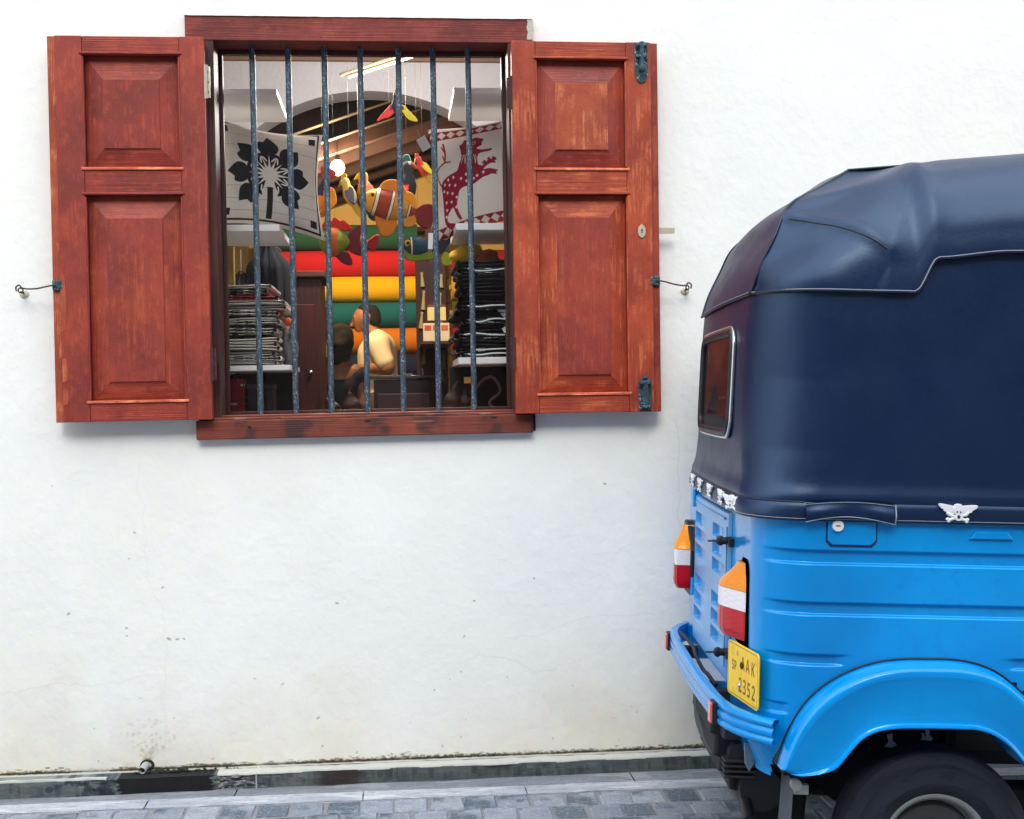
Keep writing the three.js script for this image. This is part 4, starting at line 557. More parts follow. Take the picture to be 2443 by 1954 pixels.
  const qs = curve1([[-0.33, 0.55], [-0.285, 0.48], [-0.245, 0.4], [-0.2, 0.3], [-0.14, 0.19]]);
  const side = (m) => (s, q) => { // s 0 at the crease, 1 at the front
    const c = C.getPoint(q), uf = 1.72, k = s < 0.6 ? s / 0.6 * 0.42 : 0.42 + (s - 0.6) / 0.4 * 0.58, u = lerp(c.x, uf, k < 0.42 ? k * 0.62 : lerp(0.2604, 1, (k - 0.42) / 0.58)); const x = X(u, q), b = sst(0, 1, clamp((u - c.x) / 0.2)), bb2 = Math.pow(clamp((u - c.x) / 0.24), 0.75);
    const p = c.clone().lerp(x, bb2 * 0.5 + b * 0.5); p.x = u; { const rv = 0.17, u0 = -0.385, k = clamp(rv - (u - u0), 0, rv), za = -rv + Math.sqrt(rv * rv - k * k) + 0.012; p.z = lerp(Math.max(p.z, za), p.z, sst(0.02, 0.3, q)); } const sr = 0.011 * Math.exp(-Math.pow((q - qs(u)) / 0.045, 2)) * sst(-0.36, -0.3, u) * (1 - sst(-0.2, -0.1, u)); p.y += sr * 0.6; p.z += sr; const f = 0.008 * (fbm(u * 0.25 + 9, q * 0.3, 9, 3) - 0.5) * Math.sin(q * 3.1); const dent = -0.02 * Math.exp(-(Math.pow((u + 0.2) / 0.07, 2) + Math.pow((q - 0.55) / 0.1, 2))) + 0.012 * Math.exp(-(Math.pow((u + 0.27) / 0.06, 2) + Math.pow((q - 0.25) / 0.16, 2)));
    return [p.x, p.y + f, (m ? mir(p.z + f + dent) : p.z + f + dent), u, q];
  };
  const cap = part(tuk, 'roof_cap', merge([grid(200, 48, side(false)), grid(120, 30, side(true)),
    grid(30, 40, (s, q) => { const a = C.getPoint(q), z = lerp(a.z, mir(a.z), s); return [a.x - 0.012 * Math.sin(s * Math.PI), a.y + 0.008 * Math.sin(s * Math.PI) * q, z, z, q]; }),
    grid(40, 60, (s, q) => { const u = lerp(-0.151, 1.72, q), z = lerp(-0.3, mir(-0.3), s); return [u, vr(u) + 0.004 * Math.sin(s * Math.PI) * sst(-0.16, 0.1, u), z, z, u]; })]), M.vinyl);
  const cpts = (m, o) => Array.from({ length: 40 }, (_, i) => { const p = C.getPoint(i / 39); return V(p.x - o, p.y, m ? mir(p.z) - o : p.z + o); });
  part(cap, 'crease_piping', [tube(cpts(false, 0.001), 0.0032, 90, 8), tube(cpts(true, 0.001), 0.0032, 90, 8)], M.vinylEdge);
  const low = []; for (let i = 0; i <= 110; i++) { const p = side(false)(i / 110, 0); low.push(V(p[0], p[1] - 0.001, p[2] + 0.001)); }
  const lowr = []; for (let i = 0; i <= 24; i++) { const a = C.getPoint(0), s = i / 24; lowr.push(V(a.x - 0.012 * Math.sin(s * Math.PI) - 0.001, a.y - 0.001, lerp(a.z, mir(a.z), s))); }
  part(cap, 'cap_hem', [tube(low, 0.0042, 220, 8), tube(lowr, 0.0042, 40, 8)], M.vinylEdge);
  part(cap, 'cap_stitching', [tube(low.map((p) => p.clone().add(V(0, 0.002, 0.0036))), 0.0009, 220, 6), tube(lowr.map((p) => p.clone().add(V(-0.0036, 0.002, 0))), 0.0009, 40, 6)], M.stitch);
  part(cap, 'ridge_piping', tube(Array.from({ length: 40 }, (_, i) => { const u = lerp(-0.151, 1.7, i / 39); return V(u, vr(u) + 0.002, -0.3); }), 0.003, 120, 6), M.vinylEdge);
  part(cap, 'corner_seam', tube(Array.from({ length: 30 }, (_, i) => { const u = lerp(-0.315, -0.15, i / 29), q = qs(u) - 0.035, c = C.getPoint(q), p = side(false)(Math.max(0, (u - c.x) / ((1.72 - c.x) * 0.434)), q); return V(p[0], p[1], p[2] + 0.0005); }), 0.0016, 70, 6), M.vinylEdge);
  part(cap, 'lining', [grid(40, 8, (s, q) => { const p = side(false)(s, q * 0.12); return [p[0], p[1] + 0.001, p[2] - 0.012]; })], M.vinylEdge);

  // rear window: bright beading round a dark pane
  const zc = -0.54, hz = 0.262, vc = 1.192, hv = 0.125, rr2 = 0.045, xo = (z, v) => ur(v) - 0.012 * (1 - Math.pow((z - WC) / -WC, 2) * 1.2) - 0.004;
  const loop = (o, dx) => { const p = []; const cs = [[1, 1], [-1, 1], [-1, -1], [1, -1]]; cs.forEach(([a, b], i) => { for (let k = 0; k <= 6; k++) { const an = i * Math.PI / 2 + k / 6 * Math.PI / 2, z = zc + a * (hz - rr2) + Math.cos(an) * (rr2 + o), v = vc + b * (hv - rr2) + Math.sin(an) * (rr2 + o); p.push(V(xo(z, v) - dx, v, z)); } }); return p; };
  const win = part(tuk, 'rear_window', (() => { const l = loop(-0.01, 0.007), s = []; for (let i = 0; i < l.length; i++) { const a = l[i], b = l[(i + 1) % l.length], c = V(xo(zc, vc) - 0.007, vc, zc); s.push(c.x, c.y, c.z, a.x, a.y, a.z, b.x, b.y, b.z); } const g2 = new THREE.BufferGeometry(); g2.setAttribute('position', new THREE.Float32BufferAttribute(s, 3)); g2.computeVertexNormals(); return g2; })(), phys({ color: lin(0.012, 0.01, 0.012), roughness: 0.1, specularIntensity: 0.1 }));
  part(win, 'window_bead', tube(loop(0.004, 0.008), 0.0048, 240, 10, true), M.chrome); part(win, 'window_rubber', tube(loop(-0.008, 0.009), 0.0095, 240, 10, true), M.black);

  // the cloth hangs a little askew at the rear
  const skew = (g) => { const p = g.attributes.position; for (let i = 0; i < p.count; i++) { const x = p.getX(i), z = p.getZ(i); p.setX(i, x - 0.03 * (z - WC) * (1 - sst(-0.34, -0.12, x))); } p.needsUpdate = true; };
  for (const o of [cv, cap, win]) o.traverse((m) => { if (m.geometry && !m.userData.sk) { m.userData.sk = 1; skew(m.geometry); } }); for (const o of [cv, cap, win]) o.traverse((m) => { delete m.userData.sk; });
  // winged skull ornaments
  const skull = () => { // about 1 wide
    const P = (l, d) => ext(l, d, 0.012, 6, true);
    return merge([P([[-0.1, 0.16], [-0.2, 0.19], [-0.5, 0.23], [-0.45, 0.13], [-0.38, 0.1], [-0.37, 0.05], [-0.3, 0.03], [-0.28, -0.02], [-0.12, -0.04]], 0.05), P([[0.1, 0.16], [0.2, 0.19], [0.5, 0.2], [0.45, 0.11], [0.38, 0.08], [0.36, 0.03], [0.29, 0.01], [0.27, -0.03], [0.12, -0.04]], 0.05), P([[-0.13, 0.12], [-0.07, 0.22], [0.06, 0.22], [0.13, 0.12], [0.1, 0], [0.07, -0.03], [0.07, -0.18], [-0.06, -0.18], [-0.07, -0.03], [-0.1, 0]], 0.09), (() => { const q = tube([V(-0.27, -0.2, 0.04), V(0.25, -0.03, 0.04)], 0.045, 4, 8); return q; })(), (() => { const q = tube([V(0.25, -0.21, 0.04), V(-0.27, -0.04, 0.04)], 0.045, 4, 8); return q; })(), ...[[-0.28, -0.17], [-0.25, -0.22], [0.25, -0.17], [0.23, -0.23], [-0.27, -0.02], [0.25, 0]].map(([a, b]) => ell(0.05, 0.045, 0.045, a, b, 0.045, 12, 8))]);
  };
  const sg = skull(), eyes = merge([ell(0.026, 0.024, 0.02, -0.045, 0.035, 0.1, 10, 8), ell(0.026, 0.024, 0.02, 0.045, 0.03, 0.1, 10, 8), ell(0.045, 0.05, 0.02, 0, -0.1, 0.1, 10, 8)]);
  const badge = (x, y, z, ry, s) => { const b = part(tuk, 'skull_badge', sg, M.whitePlastic); b.scale.setScalar(s); b.position.set(x, y, z); b.rotation.y = ry; b.castShadow = true; part(b, 'eye_socket', eyes, plain(0.06, 0.01, 0.02, 0.6)); };
  badge(0.009, 0.926, 0.0145, 0, 0.078);
  for (const z of [-0.145, -0.285, -0.455, -0.64, -0.82]) { const t = z > -0.16 ? 0.4 : 0.2, v = 0.924; badge(xo(z, v) - 0.0125 - 0.03 * (z - WC), v, z, z > -0.2 ? -1.15 : -Math.PI / 2, 0.068); }
}

// ------------------------------------------------------------------ inside the shop: lamps
{
  const l = thing('hanging_bulb', 'glowing warm bulb hanging under the dark roof beams', 'lamp', [-0.37, 2.774, -4.6]);
  part(l, 'flex', cyl(0.003, 0.003, V(0, 0.07, 0), V(0, 0.25, 0), 8), M.black); part(l, 'lamp_holder', cyl(0.02, 0.016, V(0, 0.03, 0), V(0, 0.085, 0), 16), M.black);
  const b = part(l, 'bulb', ell(0.05, 0.056, 0.05, 0, -0.005, 0), std({ color: 0xffffff, emissive: new THREE.Color(1, 0.68, 0.26), emissiveIntensity: 5 })); b.castShadow = false;
  const p = new THREE.PointLight(0xffd8a0, 4.4, 0, 2); p.position.set(0, -0.005, 0.0); p.castShadow = true; p.shadow.radius = 2; l.add(p);
  const t = thing('streak_tube', 'slanting glowing tube near the top of the window, lighting the front room', 'lamp', [0.004, 2.55, -1.2]); t.rotation.z = 0.32;  // pale slanting streak, built as a glowing tube
  part(t, 'streak_batten', bx(0.42, 0.012, 0.02, 0, 0.016, 0, 0.003), plain(0.12, 0.075, 0.035, 0.6));
  const tb = part(t, 'glow_tube', (() => { const g = new THREE.CylinderGeometry(0.008, 0.008, 0.36, 16); g.rotateZ(Math.PI / 2); return g; })(), std({ color: 0x554a38, emissive: new THREE.Color(1, 0.8, 0.45), emissiveIntensity: 0.2 })); tb.castShadow = false;
  for (const x of [-0.09, 0.09]) { const ra = new THREE.PointLight(0xfdf4ea, 1.35, 0, 2); ra.position.set(x, -0.1, 0.02); ra.castShadow = true; ra.shadow.radius = 2; t.add(ra); }  // strong point lights beside the dim tube, set to light the front room
}
// ------------------------------------------------------------------ display shelves at both sides of the window
M.board = plain(0.78, 0.8, 0.82, 0.45); M.boardEdge = M.board;
{
  const L = thing('display_shelf', 'white wall shelves holding the black and cream cushion and the striped textile stack, left', 'shelf');
  for (const [x, y0, y1, d] of [[-0.372, 2.194, 2.214, 0.4], [-0.373, 1.744, 1.766, 0.4], [-0.349, 1.283, 1.3, 0.42]]) part(L, 'shelf_board', bb(-0.98, x, y0, y1, -0.3 - d, -0.302, 0.002, 'x'), M.board);
  part(L, 'side_panel', bb(-1.0, -0.981, 0.1, 2.5, -0.74, -0.302), M.board); part(L, 'dark_backdrop', bb(-0.98, -0.36, 0.1, 1.282, -0.75, -0.721), plain(0.015, 0.01, 0.02, 0.7)); part(L, 'upright', bb(-0.6, -0.575, 1.3, 1.743, -0.72, -0.68, 0.003), plain(0.35, 0.22, 0.07, 0.6));  // dark backdrop added to darken the space below the left shelf
  const R = thing('display_shelf', 'white wall shelves holding the lion cushion and the dark textile stack, right', 'shelf');
  for (const [x, y0, y1] of [[0.214, 2.2, 2.222], [0.212, 1.744, 1.767], [0.212, 1.293, 1.315]]) part(R, 'shelf_board', bb(x, 0.86, y0, y1, -0.7, -0.302, 0.002, 'x'), M.board);
  part(R, 'dark_backdrop', bb(0.2, 0.86, 0.1, 1.292, -0.73, -0.701), plain(0.012, 0.012, 0.02, 0.7)); part(R, 'side_panel', bb(0.861, 0.88, 0.1, 2.5, -0.72, -0.302), M.board);  // dark backdrop added here too, hiding the bright wall below the shelf
}
// ------------------------------------------------------------------ cushions
function cushion(name, label, c, th, front, back) { // corners: top-left, top-right, bottom-right, bottom-left
  const t = thing(name, label, 'cushion'); const [A, B, C2, D] = c.map((p) => V(...p)); const n = B.clone().sub(A).cross(D.clone().sub(A)).normalize().multiplyScalar(-1); if (n.z < 0) n.negate();
  const f = (sgn) => (s, q) => { const e = 1 - q; const pin = 0.06; const ss = s + pin * Math.sin(Math.PI * e) * (0.5 - s) * 2 * Math.pow(Math.abs(2 * s - 1), 1), ee = e + pin * Math.sin(Math.PI * s) * (0.5 - e) * 2 * Math.abs(2 * e - 1); const p = A.clone().lerp(B, ss).lerp(D.clone().lerp(C2, ss), ee); const k = Math.pow(Math.max(0, 16 * s * (1 - s) * e * (1 - e)), 0.55); const w = 0.006 * (fbm(s * 0.5 + th, q * 0.5, 9, 3) - 0.5) * k; p.addScaledVector(n, sgn * (th * k + w)); return [p.x, p.y, p.z, s, q]; };
  part(t, 'front_cover', grid(40, 40, f(1)), front); part(t, 'back_cover', grid(30, 30, f(-1)), back); return t;
}
{
  const cream = [238, 232, 222];
  const weaveOver = (g, w, h) => { for (let i = 0; i < 5200; i++) { const v = rr(-1, 1); g.fillStyle = v > 0 ? `rgba(255,255,255,${v * 0.07})` : `rgba(90,80,70,${-v * 0.07})`; g.fillRect(rnd() * w, rnd() * h, rr(2, 14), rr(1, 2.5)); } };
  const leaf = canvasTex(512, 512, (g, w) => {
    g.fillStyle = `rgb(${cream})`; g.fillRect(0, 0, w, w); const ink = 'rgb(16,20,34)'; g.fillStyle = ink;
    const cx = 238, cy = 262;
    for (let i = 0; i < 8; i++) { if (i === 4) continue; const a = -Math.PI / 2 + i * Math.PI / 4; g.save(); g.translate(cx, cy); g.rotate(a + Math.PI / 2); g.beginPath(); g.moveTo(0, -22); g.bezierCurveTo(-16, -50, -30, -70, -30, -84); g.lineTo(-50, -98); g.lineTo(-34, -104); g.bezierCurveTo(-54, -120, -56, -146, -44, -166); g.lineTo(-22, -166); g.lineTo(0, -200); g.bezierCurveTo(20, -182, 46, -160, 46, -142); g.bezierCurveTo(46, -122, 40, -112, 28, -106); g.lineTo(48, -96); g.lineTo(30, -84); g.bezierCurveTo(28, -66, 14, -46, 0, -22); g.fill(); g.restore(); }
    g.fillRect(cx - 12, cy + 60, 26, 160); g.fillStyle = `rgb(${cream})`;
    for (let i = 0; i < 8; i++) { const a = -Math.PI / 2 + i * Math.PI / 4, L = i === 4 ? 0 : i % 2 ? 86 : 100; g.save(); g.translate(cx, cy); g.rotate(a + Math.PI / 2); g.beginPath(); g.moveTo(-10, 0); g.lineTo(0, -L); g.lineTo(10, 0); g.fill(); for (const sx of [-1, 1]) { if (i === 4) break; g.beginPath(); g.ellipse(sx * 20, -74, 4, 17, sx * 0.7, 0, 7); g.fill(); } g.restore(); }
    g.fillStyle = ink; for (const [x, y] of [[30, 30], [440, 34], [440, 440], [26, 440]]) g.fillRect(x, y, 34, 34); g.strokeStyle = ink; g.lineWidth = 9; g.strokeRect(8, 8, 482, 486); g.strokeStyle = 'rgba(30,30,40,0.35)'; g.lineWidth = 2; for (const y of [70, 130, 330, 390, 450]) { g.beginPath(); g.moveTo(20, y); g.lineTo(480, y + rr(-6, 6)); g.stroke(); } weaveOver(g, w, w);
  });
  const lion = canvasTex(1024, 1024, (g, w) => {
    g.fillStyle = 'rgb(244,236,228)'; g.fillRect(0, 0, w, w); const ink = 'rgb(158,16,48)'; const top = (x) => 309 - 0.175 * (x - 1042), bot = (x) => 553 - 0.23 * (x - 1047), S = (x, y) => [(x - 1045) / 265 * w, (y - top(x)) / (bot(x) - top(x)) * w];
    const band = (y, h) => { g.fillStyle = ink; g.fillRect(0, y, w, h); g.fillStyle = 'rgb(240,228,222)'; for (let x = 0; x < w + 90; x += 84) { g.beginPath(); g.moveTo(x, y + h / 2); g.lineTo(x + 40, y + 6); g.lineTo(x + 80, y + h / 2); g.lineTo(x + 40, y + h - 6); g.fill(); } }; band(44, 92); band(930, 94);
    const blob = (pts, smooth = true) => { const q = pts.map((p) => S(...p)); g.beginPath(); if (smooth) { const n = q.length; g.moveTo((q[0][0] + q[n - 1][0]) / 2, (q[0][1] + q[n - 1][1]) / 2); for (let i = 0; i < n; i++) { const b = q[(i + 1) % n]; g.quadraticCurveTo(q[i][0], q[i][1], (q[i][0] + b[0]) / 2, (q[i][1] + b[1]) / 2); } } else { g.moveTo(...q[0]); q.forEach((p) => g.lineTo(...p)); } g.closePath(); g.fill(); };
    g.fillStyle = ink; g.strokeStyle = ink; g.lineJoin = 'round';
    blob([[1062, 440], [1066, 430], [1080, 420], [1100, 412], [1113, 407], [1118, 390], [1126, 378], [1150, 380], [1162, 392], [1164, 398], [1172, 388], [1186, 378], [1196, 376], [1204, 384], [1196, 386], [1202, 392], [1190, 390], [1176, 400], [1172, 406], [1184, 402], [1196, 404], [1206, 406], [1198, 410], [1204, 416], [1190, 413], [1182, 418], [1172, 420], [1160, 428], [1146, 438], [1127, 440], [1113, 448], [1110, 462], [1104, 478], [1107, 494], [1116, 512], [1108, 513], [1100, 498], [1095, 482], [1088, 490], [1080, 500], [1077, 512], [1084, 518], [1098, 519], [1096, 526], [1076, 525], [1071, 514], [1069, 492], [1067, 470], [1065, 452]]);
    blob([[1122, 385], [1124, 365], [1118, 350], [1128, 345], [1131, 334], [1142, 340], [1150, 334], [1158, 330], [1168, 334], [1176, 335], [1170, 344], [1172, 350], [1164, 354], [1158, 358], [1168, 362], [1186, 360], [1193, 358], [1192, 364], [1178, 367], [1164, 369], [1160, 380], [1162, 395], [1140, 396], [1126, 394]]);
    g.lineWidth = 15; g.beginPath(); g.moveTo(...S(1064, 438)); for (const c of [[1052, 430, 1050, 408], [1058, 396, 1084, 386]]) g.quadraticCurveTo(...S(c[0], c[1]), ...S(c[2], c[3])); g.stroke(); g.lineWidth = 18; g.beginPath(); g.moveTo(...S(1078, 386)); g.quadraticCurveTo(...S(1086, 372), ...S(1078, 344)); g.stroke(); g.lineWidth = 12; g.beginPath(); g.moveTo(...S(1078, 384)); g.lineTo(...S(1074, 372)); g.moveTo(...S(1080, 364)); g.lineTo(...S(1073, 352)); g.moveTo(...S(1082, 388)); g.lineTo(...S(1096, 387)); g.stroke();
    g.fillStyle = 'rgb(240,226,222)'; for (const [x, y] of [[1074, 436], [1085, 426], [1100, 421], [1088, 437], [1104, 438], [1071, 450], [1081, 453], [1095, 455], [1106, 463], [1077, 474], [1091, 473], [1078, 490], [1103, 484], [1076, 504], [1120, 424], [1133, 415], [1146, 410], [1150, 424], [1133, 429], [1158, 418], [1172, 411], [1180, 385], [1190, 380], [1170, 395]]) { const [a, b] = S(x, y); g.beginPath(); g.moveTo(a - 14, b - 4); g.lineTo(a + 2, b - 16); g.lineTo(a + 14, b - 2); g.lineTo(a + 6, b + 8); g.lineTo(a, b + 16); g.closePath(); g.fill(); }
    g.strokeStyle = 'rgb(240,226,222)'; g.lineWidth = 5; for (let i = 0; i < 9; i++) { g.beginPath(); const x = 1124 + i * 4; g.moveTo(...S(x, 372)); g.quadraticCurveTo(...S(x + 4, 382), ...S(x + (i % 2 ? 4 : -1), 392)); g.stroke(); } g.beginPath(); g.ellipse(...S(1153, 345), 12, 17, 0.5, 0, 7); g.stroke(); weaveOver(g, w, w);
  });
  const cm = (map) => std({ map, roughness: 0.95, bumpMap: rep(T.weave, 0.25), bumpScale: 0.0015 });
  cushion('patterned_cushion', 'cream cushion with a big dark lobed leaf flower, on the left shelf', [[-0.605, 2.145, -0.4], [-0.236, 2.105, -0.5], [-0.236, 1.735, -0.5], [-0.6, 1.785, -0.4]], 0.1, cm(leaf), cloth(0.6, 0.56, 0.5));
  cushion('patterned_cushion', 'cream cushion with a red rampant lion and red diamond borders, on the right shelf', [[0.128, 2.125, -0.5], [0.55, 2.185, -0.38], [0.56, 1.8, -0.38], [0.148, 1.725, -0.5]], 0.1, cm(lion), cloth(0.5, 0.42, 0.36));
  const tagP = (label, x, y, z, w, h, r, ln) => { const t = thing('price_tag', label, 'tag', [x, y, z]); t.rotation.set(0.05, -0.1, r); part(t, 'card', (() => { const g = bx(w, h, 0.0012, 0, 0, 0); return g; })(), std({ map: canvasTex(128, 160, (g, a, b) => { g.fillStyle = '#eceef2'; g.fillRect(0, 0, a, b); g.strokeStyle = 'rgba(80,90,120,0.55)'; g.lineWidth = 3; for (let i = 0; i < ln; i++) { g.beginPath(); g.moveTo(30, 60 + i * 16); for (let k = 0; k < 8; k++) g.lineTo(34 + k * 8, 60 + i * 16 + rr(-4, 4)); g.stroke(); } }), roughness: 0.8 })); part(t, 'string', cyl(0.0008, 0.0008, V(0, h / 2, 0), V(0.004, h / 2 + 0.03, -0.01), 5), plain(0.4, 0.36, 0.3)); };
  tagP('white price tag hanging from the corner of the lion cushion', 0.112, 2.05, -0.38, 0.034, 0.046, 0.5, 2); tagP('white tag hanging just below the lion cushion by the blue fish', 0.129, 1.72, -0.4, 0.016, 0.055, -0.05, 0); tagP('white tag stuck on the red fabric roll behind the bars', -0.33, 1.94, -1.1, 0.026, 0.055, 0.35, 0); tagP('white tag sticking out of the middle of the dark textile stack', 0.378, 1.47, -0.345, 0.034, 0.05, 0.7, 0); tagP('white tag low in the dark textile stack', 0.39, 1.40, -0.345, 0.03, 0.05, 0.6, 0);
}
// ------------------------------------------------------------------ folded textiles
function foldGeo(x0, x1, z0, z1, h, fold, k) { // a folded cloth: two plies meeting in a round fold at x1 (fold 1) or x0 (fold -1)
  const r = h / 2, gap = 0.0012, out = [], n = 26, wob = (x, z) => 0.0022 * (fbm(x * 1.3 + k * 0.37, z * 0.7 + k, 12, 2) - 0.5) * 2 + 0.002 * Math.sin(x * 22 + k * 2);
  for (const ply of [0, 1]) {
    const yb = ply ? r + gap / 2 : 0, yt = ply ? h : r - gap / 2;
    out.push(grid(n, 10, (s, q) => { const a = q * 2 * Math.PI, hx = (x1 - x0) / 2, x = lerp(x0, x1, s), end = 1 - Math.pow(Math.abs(s * 2 - 1), 14) * 0.4, cz = Math.cos(a), sy = Math.sin(a), z = lerp(z0, z1, 0.5 + 0.5 * Math.sign(cz) * Math.pow(Math.abs(cz), 0.25)); const y = (yb + yt) / 2 + (yt - yb) / 2 * Math.sign(sy) * Math.pow(Math.abs(sy), 0.5) * end; return [x, y + wob(x, z), z, x * 2, z * 2 + q * 0.05]; }));
  }
  const xe = fold > 0 ? x1 : x0; out.push(grid(8, 8, (s, q) => { const a = lerp(-Math.PI / 2, Math.PI / 2, s), z = lerp(z0, z1, q); return [xe + fold * (r * 1.3) * Math.cos(a) - fold * 0.001, r + (r * 0.98) * Math.sin(a) + wob(xe, z), z, z * 2, s * h]; }));
  return merge(out);
}
{
  const pats = {
    cream: canvasTex(128, 128, (g, w) => { g.fillStyle = '#efe9df'; g.fillRect(0, 0, w, w); for (let i = 0; i < 240; i++) { g.fillStyle = `rgba(90,80,70,${rr(0, 0.16)})`; g.fillRect(0, rnd() * w, w, 1); } }),
    black: canvasTex(256, 256, (g, w) => { g.fillStyle = '#d8d4cc'; g.fillRect(0, 0, w, w); g.fillStyle = '#141a26'; for (let i = 0; i < 150; i++) { const x = rnd() * w, y = rnd() * w; g.beginPath(); g.ellipse(x, y, rr(5, 17), rr(3, 9), rnd() * 3, 0, 7); g.fill(); } }),
    check: canvasTex(256, 256, (g, w) => { g.fillStyle = '#d6d0c6'; g.fillRect(0, 0, w, w); g.fillStyle = '#1b2130'; for (let i = 0; i < 8; i++) for (let j = 0; j < 8; j++) if ((i + j) % 2 || rnd() < 0.25) g.fillRect(i * 32, j * 32, 32, 32); }),
    red: canvasTex(256, 256, (g, w) => { g.fillStyle = '#8e1430'; g.fillRect(0, 0, w, w); g.fillStyle = '#e0ccc4'; for (let i = 0; i < 46; i++) g.fillRect(rnd() * w, rnd() * w, rr(6, 22), rr(3, 8)); }),
    dark: canvasTex(256, 256, (g, w) => { g.fillStyle = '#0b0f1c'; g.fillRect(0, 0, w, w); for (let i = 0; i < 14; i++) { g.fillStyle = `rgba(190,205,220,${rr(0.05, 0.6)})`; g.fillRect(rnd() * w, rnd() * w, rr(10, 70), rr(1, 4)); } }),
    darkEdge: canvasTex(256, 256, (g, w) => { g.fillStyle = '#0d1220'; g.fillRect(0, 0, w, w); g.fillStyle = '#c9d2da'; for (let i = 0; i < 40; i++) g.fillRect(rnd() * w, rnd() * w, rr(8, 60), rr(2, 7)); }),
  };
  const cm = {}; for (const k in pats) { pats[k].repeat.set(3, 3); cm[k] = std({ map: pats[k], roughness: 0.95, bumpMap: rep(T.weave, 0.2), bumpScale: 0.001 }); }
  const ord = ['topmost', 'second', 'third', 'fourth', 'fifth', 'sixth', 'seventh', 'eighth', 'ninth', 'tenth', 'eleventh', 'twelfth', 'thirteenth', 'fourteenth', 'fifteenth', 'sixteenth'];
  const desc = { cream: 'plain cream', black: 'black blotched cream', check: 'black and cream checked', red: 'dark red patterned', dark: 'near-black', darkEdge: 'black cloth with white edging' };
  // left stack from the shelf up
  const kinds = ['cream', 'black', 'cream', 'cream', 'cream', 'cream', 'check', 'black', 'black', 'cream', 'black', 'cream', 'cream', 'red', 'check', 'cream']; let y = 1.3005;
  kinds.forEach((k, i) => { const h = [0.012, 0.015, 0.017, 0.016, 0.016, 0.016, 0.016, 0.017, 0.016, 0.014, 0.018, 0.016, 0.017, 0.018, 0.016, 0.014][i], xe = -0.4 + rr(-0.018, 0.012) + (i > 10 && i < 13 ? 0.025 : 0) - (i > 13 ? 0.03 : 0); const o = solo('folded_cloth', foldGeo(-0.78, xe, -0.66, -0.34 + rr(-0.01, 0.008), h, 1, i), cm[k], `${desc[k]} folded cloth, ${ord[15 - i]} in the left textile stack`, 'textile', 'folded cloths stacked on the left shelf'); o.position.y = y; o.rotation.z = rr(-0.012, 0.012); o.rotation.y = rr(-0.03, 0.03) * 0.5; y += h + 0.001; });
  // red and grey crumpled pieces beside that stack
  const crumple = (name, label, x, yy, z, rx, ry, rz, m, s) => { const g = new THREE.IcosahedronGeometry(1, 4); const p = g.attributes.position; for (let i = 0; i < p.count; i++) { const a = p.getX(i), b = p.getY(i), c = p.getZ(i), d = 0.55 + 0.8 * fbm(a * 0.16 + s, b * 0.2 + c * 0.13 + s * 1.7, 14, 3); p.setXYZ(i, a * d * rx, b * d * ry, c * d * rz); } const q = mergeVertices(g, 1e-5); q.computeVertexNormals(); q.translate(x, yy, z); return solo(name, q, m, label, 'textile'); };
  crumple('bunched_cloth', 'grey bunched cloth standing beside the left textile stack', -0.365, 1.37, -0.5, 0.03, 0.08, 0.06, cloth(0.16, 0.15, 0.16), 1); crumple('bunched_cloth', 'small bright red bunched cloth on the left textile stack', -0.392, 1.488, -0.42, 0.022, 0.02, 0.03, cloth(0.4, 0.02, 0.03), 2); crumple('bunched_cloth', 'orange red scrap beside the left textile stack', -0.362, 1.447, -0.42, 0.016, 0.015, 0.02, cloth(0.75, 0.1, 0.02), 3);
  // right stack
  let yr = 1.3155; const rk = ['darkEdge', 'darkEdge', 'dark', 'darkEdge', 'dark', 'darkEdge', 'dark', 'darkEdge', 'dark', 'dark', 'dark', 'dark', 'darkEdge', 'dark'];
  rk.forEach((k, i) => { const h = [0.016, 0.018, 0.024, 0.024, 0.026, 0.022, 0.026, 0.02, 0.026, 0.024, 0.026, 0.024, 0.026, 0.024][i]; const o = solo('folded_cloth', foldGeo(0.226 + rr(-0.01, 0.014), 0.62, -0.66, -0.33 + rr(-0.012, 0.008), h, -1, i + 40), cm[k], `${desc[k]} folded textile, ${ord[13 - i]} in the right dark stack`, 'textile', 'folded dark textiles stacked on the right shelf'); o.position.y = yr; o.rotation.y = rr(-0.02, 0.02); yr += h + 0.0005; if (k === 'darkEdge') { part(o, 'white_edging', tube([V(0.232 + rr(0, 0.03), h * 0.75, -0.327), V(0.28, h * rr(0.3, 1), -0.321), V(0.33, h * rr(0.4, 1), -0.321), V(0.37 + rr(0, 0.04), h * rr(0.4, 0.9), -0.323)], 0.0028, 24, 6), plain(0.6, 0.66, 0.7, 0.9)); } });
  // a few bright folded pieces above that stack
  crumple('bunched_cloth', 'yellow cloth tucked above the dark stack, under the right shelf', 0.27, 1.69, -0.62, 0.06, 0.045, 0.04, cloth(0.8, 0.5, 0.01), 5); crumple('bunched_cloth', 'orange and red cloth above the dark stack beside the window jamb', 0.345, 1.675, -0.6, 0.045, 0.035, 0.04, cloth(0.6, 0.1, 0.02), 6);
  // below the left shelf
  const low = [['red', 'red patterned bag standing under the left shelf', -0.545, 0.04], ['check', 'checked bag standing under the left shelf', -0.6, 0.04]];
  for (const [k, lab, x] of low) { const o = thing('cloth_bag', lab, 'bag', [x, 1.1, -0.5]); part(o, 'bag_body', bx(0.05, 0.16, 0.1, 0, 0.08, 0, 0.012), cm[k]); part(o, 'bag_handle', tube([V(-0.015, 0.155, 0), V(-0.01, 0.175, 0), V(0.01, 0.175, 0), V(0.015, 0.155, 0)], 0.003, 16, 6), M.black); }
